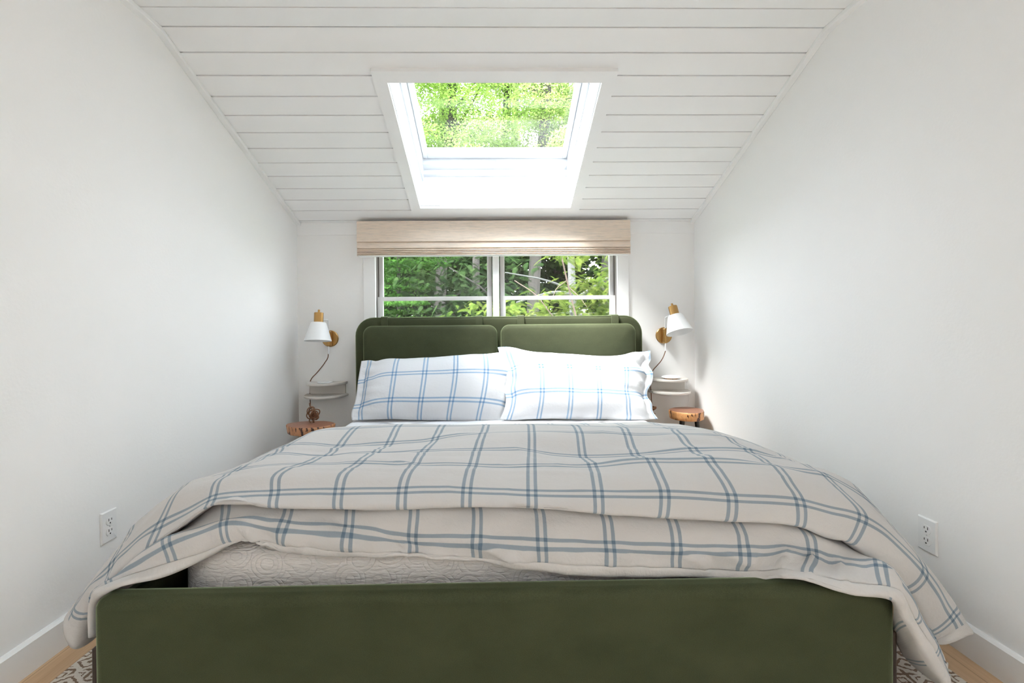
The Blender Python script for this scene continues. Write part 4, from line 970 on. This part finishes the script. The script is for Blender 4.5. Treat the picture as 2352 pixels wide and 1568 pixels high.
# 3: shaded hemlock in the middle
r3 = np.random.default_rng(8)
cl3 = [((-.65, 7.0, 1.95), (.5, .35, .14), 34), ((-.25, 7.2, 1.6), (.3, .3, .2), 40), ((-.55, 7.1, 1.38), (.35, .3, .16), 44), ((-.2, 7.2, 1.25), (.3, .3, .12), 34), ((-1.0, 7.1, 1.75), (.2, .25, .08), 14), ((.15, 7.4, 2.0), (.25, .3, .12), 12), ((-.5, 7.0, 1.12), (.4, .3, .1), 26), ((.3, 7.6, 1.5), (.2, .2, .12), 8)]
limbs = [([(-.35, 7.9, 1.2), (-.15, 6.7, 1.55), (-.62, 6.4, 1.84)], .022, .008), ([(-.35, 7.9, 1.45), (-.1, 6.9, 1.62), (.12, 6.5, 1.74)], .018, .006), ([(-.35, 7.9, .9), (-.7, 7, 1.25), (-.9, 6.6, 1.32)], .02, .007), ([(-.35, 7.9, .95), (-.1, 7, 1.2), (.1, 6.6, 1.3)], .02, .007)]
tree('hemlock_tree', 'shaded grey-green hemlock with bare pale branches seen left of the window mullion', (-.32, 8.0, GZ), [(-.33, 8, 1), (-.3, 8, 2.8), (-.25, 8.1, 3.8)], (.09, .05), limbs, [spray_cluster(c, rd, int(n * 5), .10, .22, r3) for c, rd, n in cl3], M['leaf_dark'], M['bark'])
# 4, 5: young maples on the left, leaves in flat tiers
for k, (x, y, seed, lab) in enumerate([(-1.55, 7.2, 31, 'young maple with flat tiers of fresh green leaves at the left edge of the window'), (-2.75, 8.8, 32, 'second young green maple standing behind the one at the left edge of the window')]):
    r = np.random.default_rng(seed); fol = []
    for c, rd, n in [((0, 0, 1.15), (.75, .5, .16), 1500), ((.15, -.2, .92), (.7, .5, .12), 900), ((-.1, 0, 1.62), (.7, .5, .18), 800), ((.1, 0, 2.1), (.9, .6, .25), 1500), ((0, 0, 2.9), (.9, .7, .4), 1200), ((.2, -.3, 1.38), (.4, .4, .06), 350)]:
        fol.append(rand_leaves(blob((x + c[0], y + c[1], c[2]), rd, int(n * 2.8), r, .11), .05, .25, r))
    tree('maple_tree', lab, (x - .1, y + .3, GZ), [(x, y + .25, .5), (x + .03, y + .2, 2), (x, y + .2, 3.2)], (.045, .02), [([(x, y + .2, 1.3), (x + .4, y - .2, 1.6)], .012, .005), ([(x, y + .2, 1.6), (x - .4, y, 2.0)], .012, .005)], fol, M['leaf_maple'], M['bark'])
# 6-14: the dark trees behind
bg = [(-6.2, 12.5), (-4.6, 11.0), (-3.0, 13.0), (-1.5, 11.2), (.25, 12.2), (1.75, 13.6), (3.3, 11.4), (4.9, 12.8), (6.8, 12.0)]
labs = ['dark tree far behind, first from the left beyond the window', 'dark tree far behind, second from the left beyond the window', 'dark tree far behind the left-hand maples', 'dark tree far behind the left half of the window', 'tall dark tree with thick bare trunk behind the window mullion', 'dark tree far behind the sunlit hemlock', 'dark tree far behind, third from the right beyond the window', 'dark tree far behind, second from the right beyond the window', 'dark tree far behind, outermost on the right beyond the window']
for k, ((x, y), lab) in enumerate(zip(bg, labs)):
    r = np.random.default_rng(50 + k); fol = []
    for j in range(17):
        zz = -.6 + j * .36; w = 1.55 - .06 * j
        cx, cy = x + r.normal() * .3, y + r.normal() * .3
        fol.append(rand_leaves(blob((cx, cy, zz), (w * 1.15, w * .9, .28), 900, r), .19, .35, r))
    
    lm = [([(x, y, z), (x + 1.1 * math.cos(a), y + 1.1 * math.sin(a), z + .25)], .035, .012) for z, a in zip(np.linspace(.3, 7, 12), r.uniform(0, 6.28, 12))]
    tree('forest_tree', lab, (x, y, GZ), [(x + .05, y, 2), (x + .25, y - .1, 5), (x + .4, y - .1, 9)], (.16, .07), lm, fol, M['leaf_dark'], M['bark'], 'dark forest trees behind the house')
# 15-18: light canopies seen through the skylight
can = [(-2.5, 9.2, 41, M['leaf_light'], 'leaning bright-leaved tree at the left of the skylight view'), (-.95, 10.0, 42, M['leaf_light'], 'bright leafy tree left of centre in the skylight view'), (.25, 10.8, 45, M['leaf_light'], 'bright leafy tree in the middle of the skylight view, behind its neighbours'),
       (1.05, 9.6, 43, M['leaf_canopy_yellow'], 'tall thick-trunked tree with yellow-green needles at the right of the skylight view'), (2.7, 10.2, 44, M['leaf_canopy_yellow'], 'tall yellow-green tree beyond the right edge of the skylight')]
for x, y, seed, lm_, lab in can:
    r = np.random.default_rng(seed); fol = []; lm = []
    for j in range(40):
        c = (x + r.normal() * .8, y + r.normal() * .6, r.uniform(4.1, 7.6))
        fol.append(rand_leaves(blob(c, (.62, .55, .30), 1000, r), .052, .4, r))
        if j < 14: lm.append(([(x + .15, y, c[2] - .5), ((x + c[0]) / 2, y, c[2] - .1), (c[0], c[1], c[2])], .03, .008))
    tree('canopy_tree', lab, (x - .35, y + .2, GZ), [(x - .25, y + .15, 1.5), (x - .05, y + .1, 4.5), (x + .1, y, 6.5), (x + .25, y, 9)], (.16, .08), lm, fol, lm_, M['bark'] if seed != 41 else M['bark_grey'], 'bright trees above the skylight')

# ------------------------------------------------------------------ light
w = bpy.data.worlds.new('daylight_sky'); scene.world = w; w.use_nodes = True
nt = w.node_tree; nt.nodes.clear()
wo = nt.nodes.new('ShaderNodeOutputWorld'); bgd = nt.nodes.new('ShaderNodeBackground'); nt.links.new(bgd.outputs[0], wo.inputs[0])
tc = nt.nodes.new('ShaderNodeTexCoord'); sp = nt.nodes.new('ShaderNodeSeparateXYZ'); nt.links.new(tc.outputs['Generated'], sp.inputs[0])
rp = nt.nodes.new('ShaderNodeValToRGB'); nt.links.new(sp.outputs[2], rp.inputs[0])
e = rp.color_ramp.elements; e[0].position = 0; e[0].color = (.94, .97, 1, 1); e[1].position = .9; e[1].color = (.79, .895, 1.0, 1)
nt.links.new(rp.outputs[0], bgd.inputs[0]); bgd.inputs[1].default_value = SKY

sl = bpy.data.lights.new('hazy_sun', 'SUN'); sl.energy = SUN; sl.angle = math.radians(36); sl.color = (1, .985, .965)
so = bpy.data.objects.new('hazy_sun', sl); COL.objects.link(so); so.location = (-6, 2, 9)
so.rotation_euler = Vector((.40, .26, -.88)).to_track_quat('-Z', 'Y').to_euler()

# ------------------------------------------------------------------ camera
F_PX, CX, CY = 1070.0, 1156.047, 752.210
ya, pa, ra = [math.radians(v) for v in (-0.99464, -0.30336, 0.51850)]
Ry = Matrix.Rotation(ya, 3, 'Z'); Rp = Matrix.Rotation(pa, 3, 'X'); Rr = Matrix.Rotation(ra, 3, 'Y')
R = Ry @ Rp @ Rr
cd = bpy.data.cameras.new('camera'); cam = bpy.data.objects.new('camera', cd); COL.objects.link(cam)
right, fwd, up = R.col[0], R.col[1], R.col[2]
cam.matrix_world = Matrix.Translation((0, 0, 1.045)) @ Matrix((right, up, -fwd)).transposed().to_4x4()
cd.sensor_fit = 'HORIZONTAL'; cd.sensor_width = 36; cd.lens = 36 * F_PX / 2352
cd.shift_x = (1176 - CX) / 2352; cd.shift_y = (CY - 784) / 2352; cd.clip_start = .02; cd.clip_end = 200
scene.camera = cam

v = scene.view_settings
v.view_transform = 'Standard'; v.look = 'None'; v.gamma = 1; v.use_curve_mapping = False; v.exposure = EXPO
scene.cycles.max_bounces = 14; scene.cycles.diffuse_bounces = 8; scene.cycles.transparent_max_bounces = 16; scene.cycles.glossy_bounces = 4
scene.cycles.sample_clamp_indirect = 8
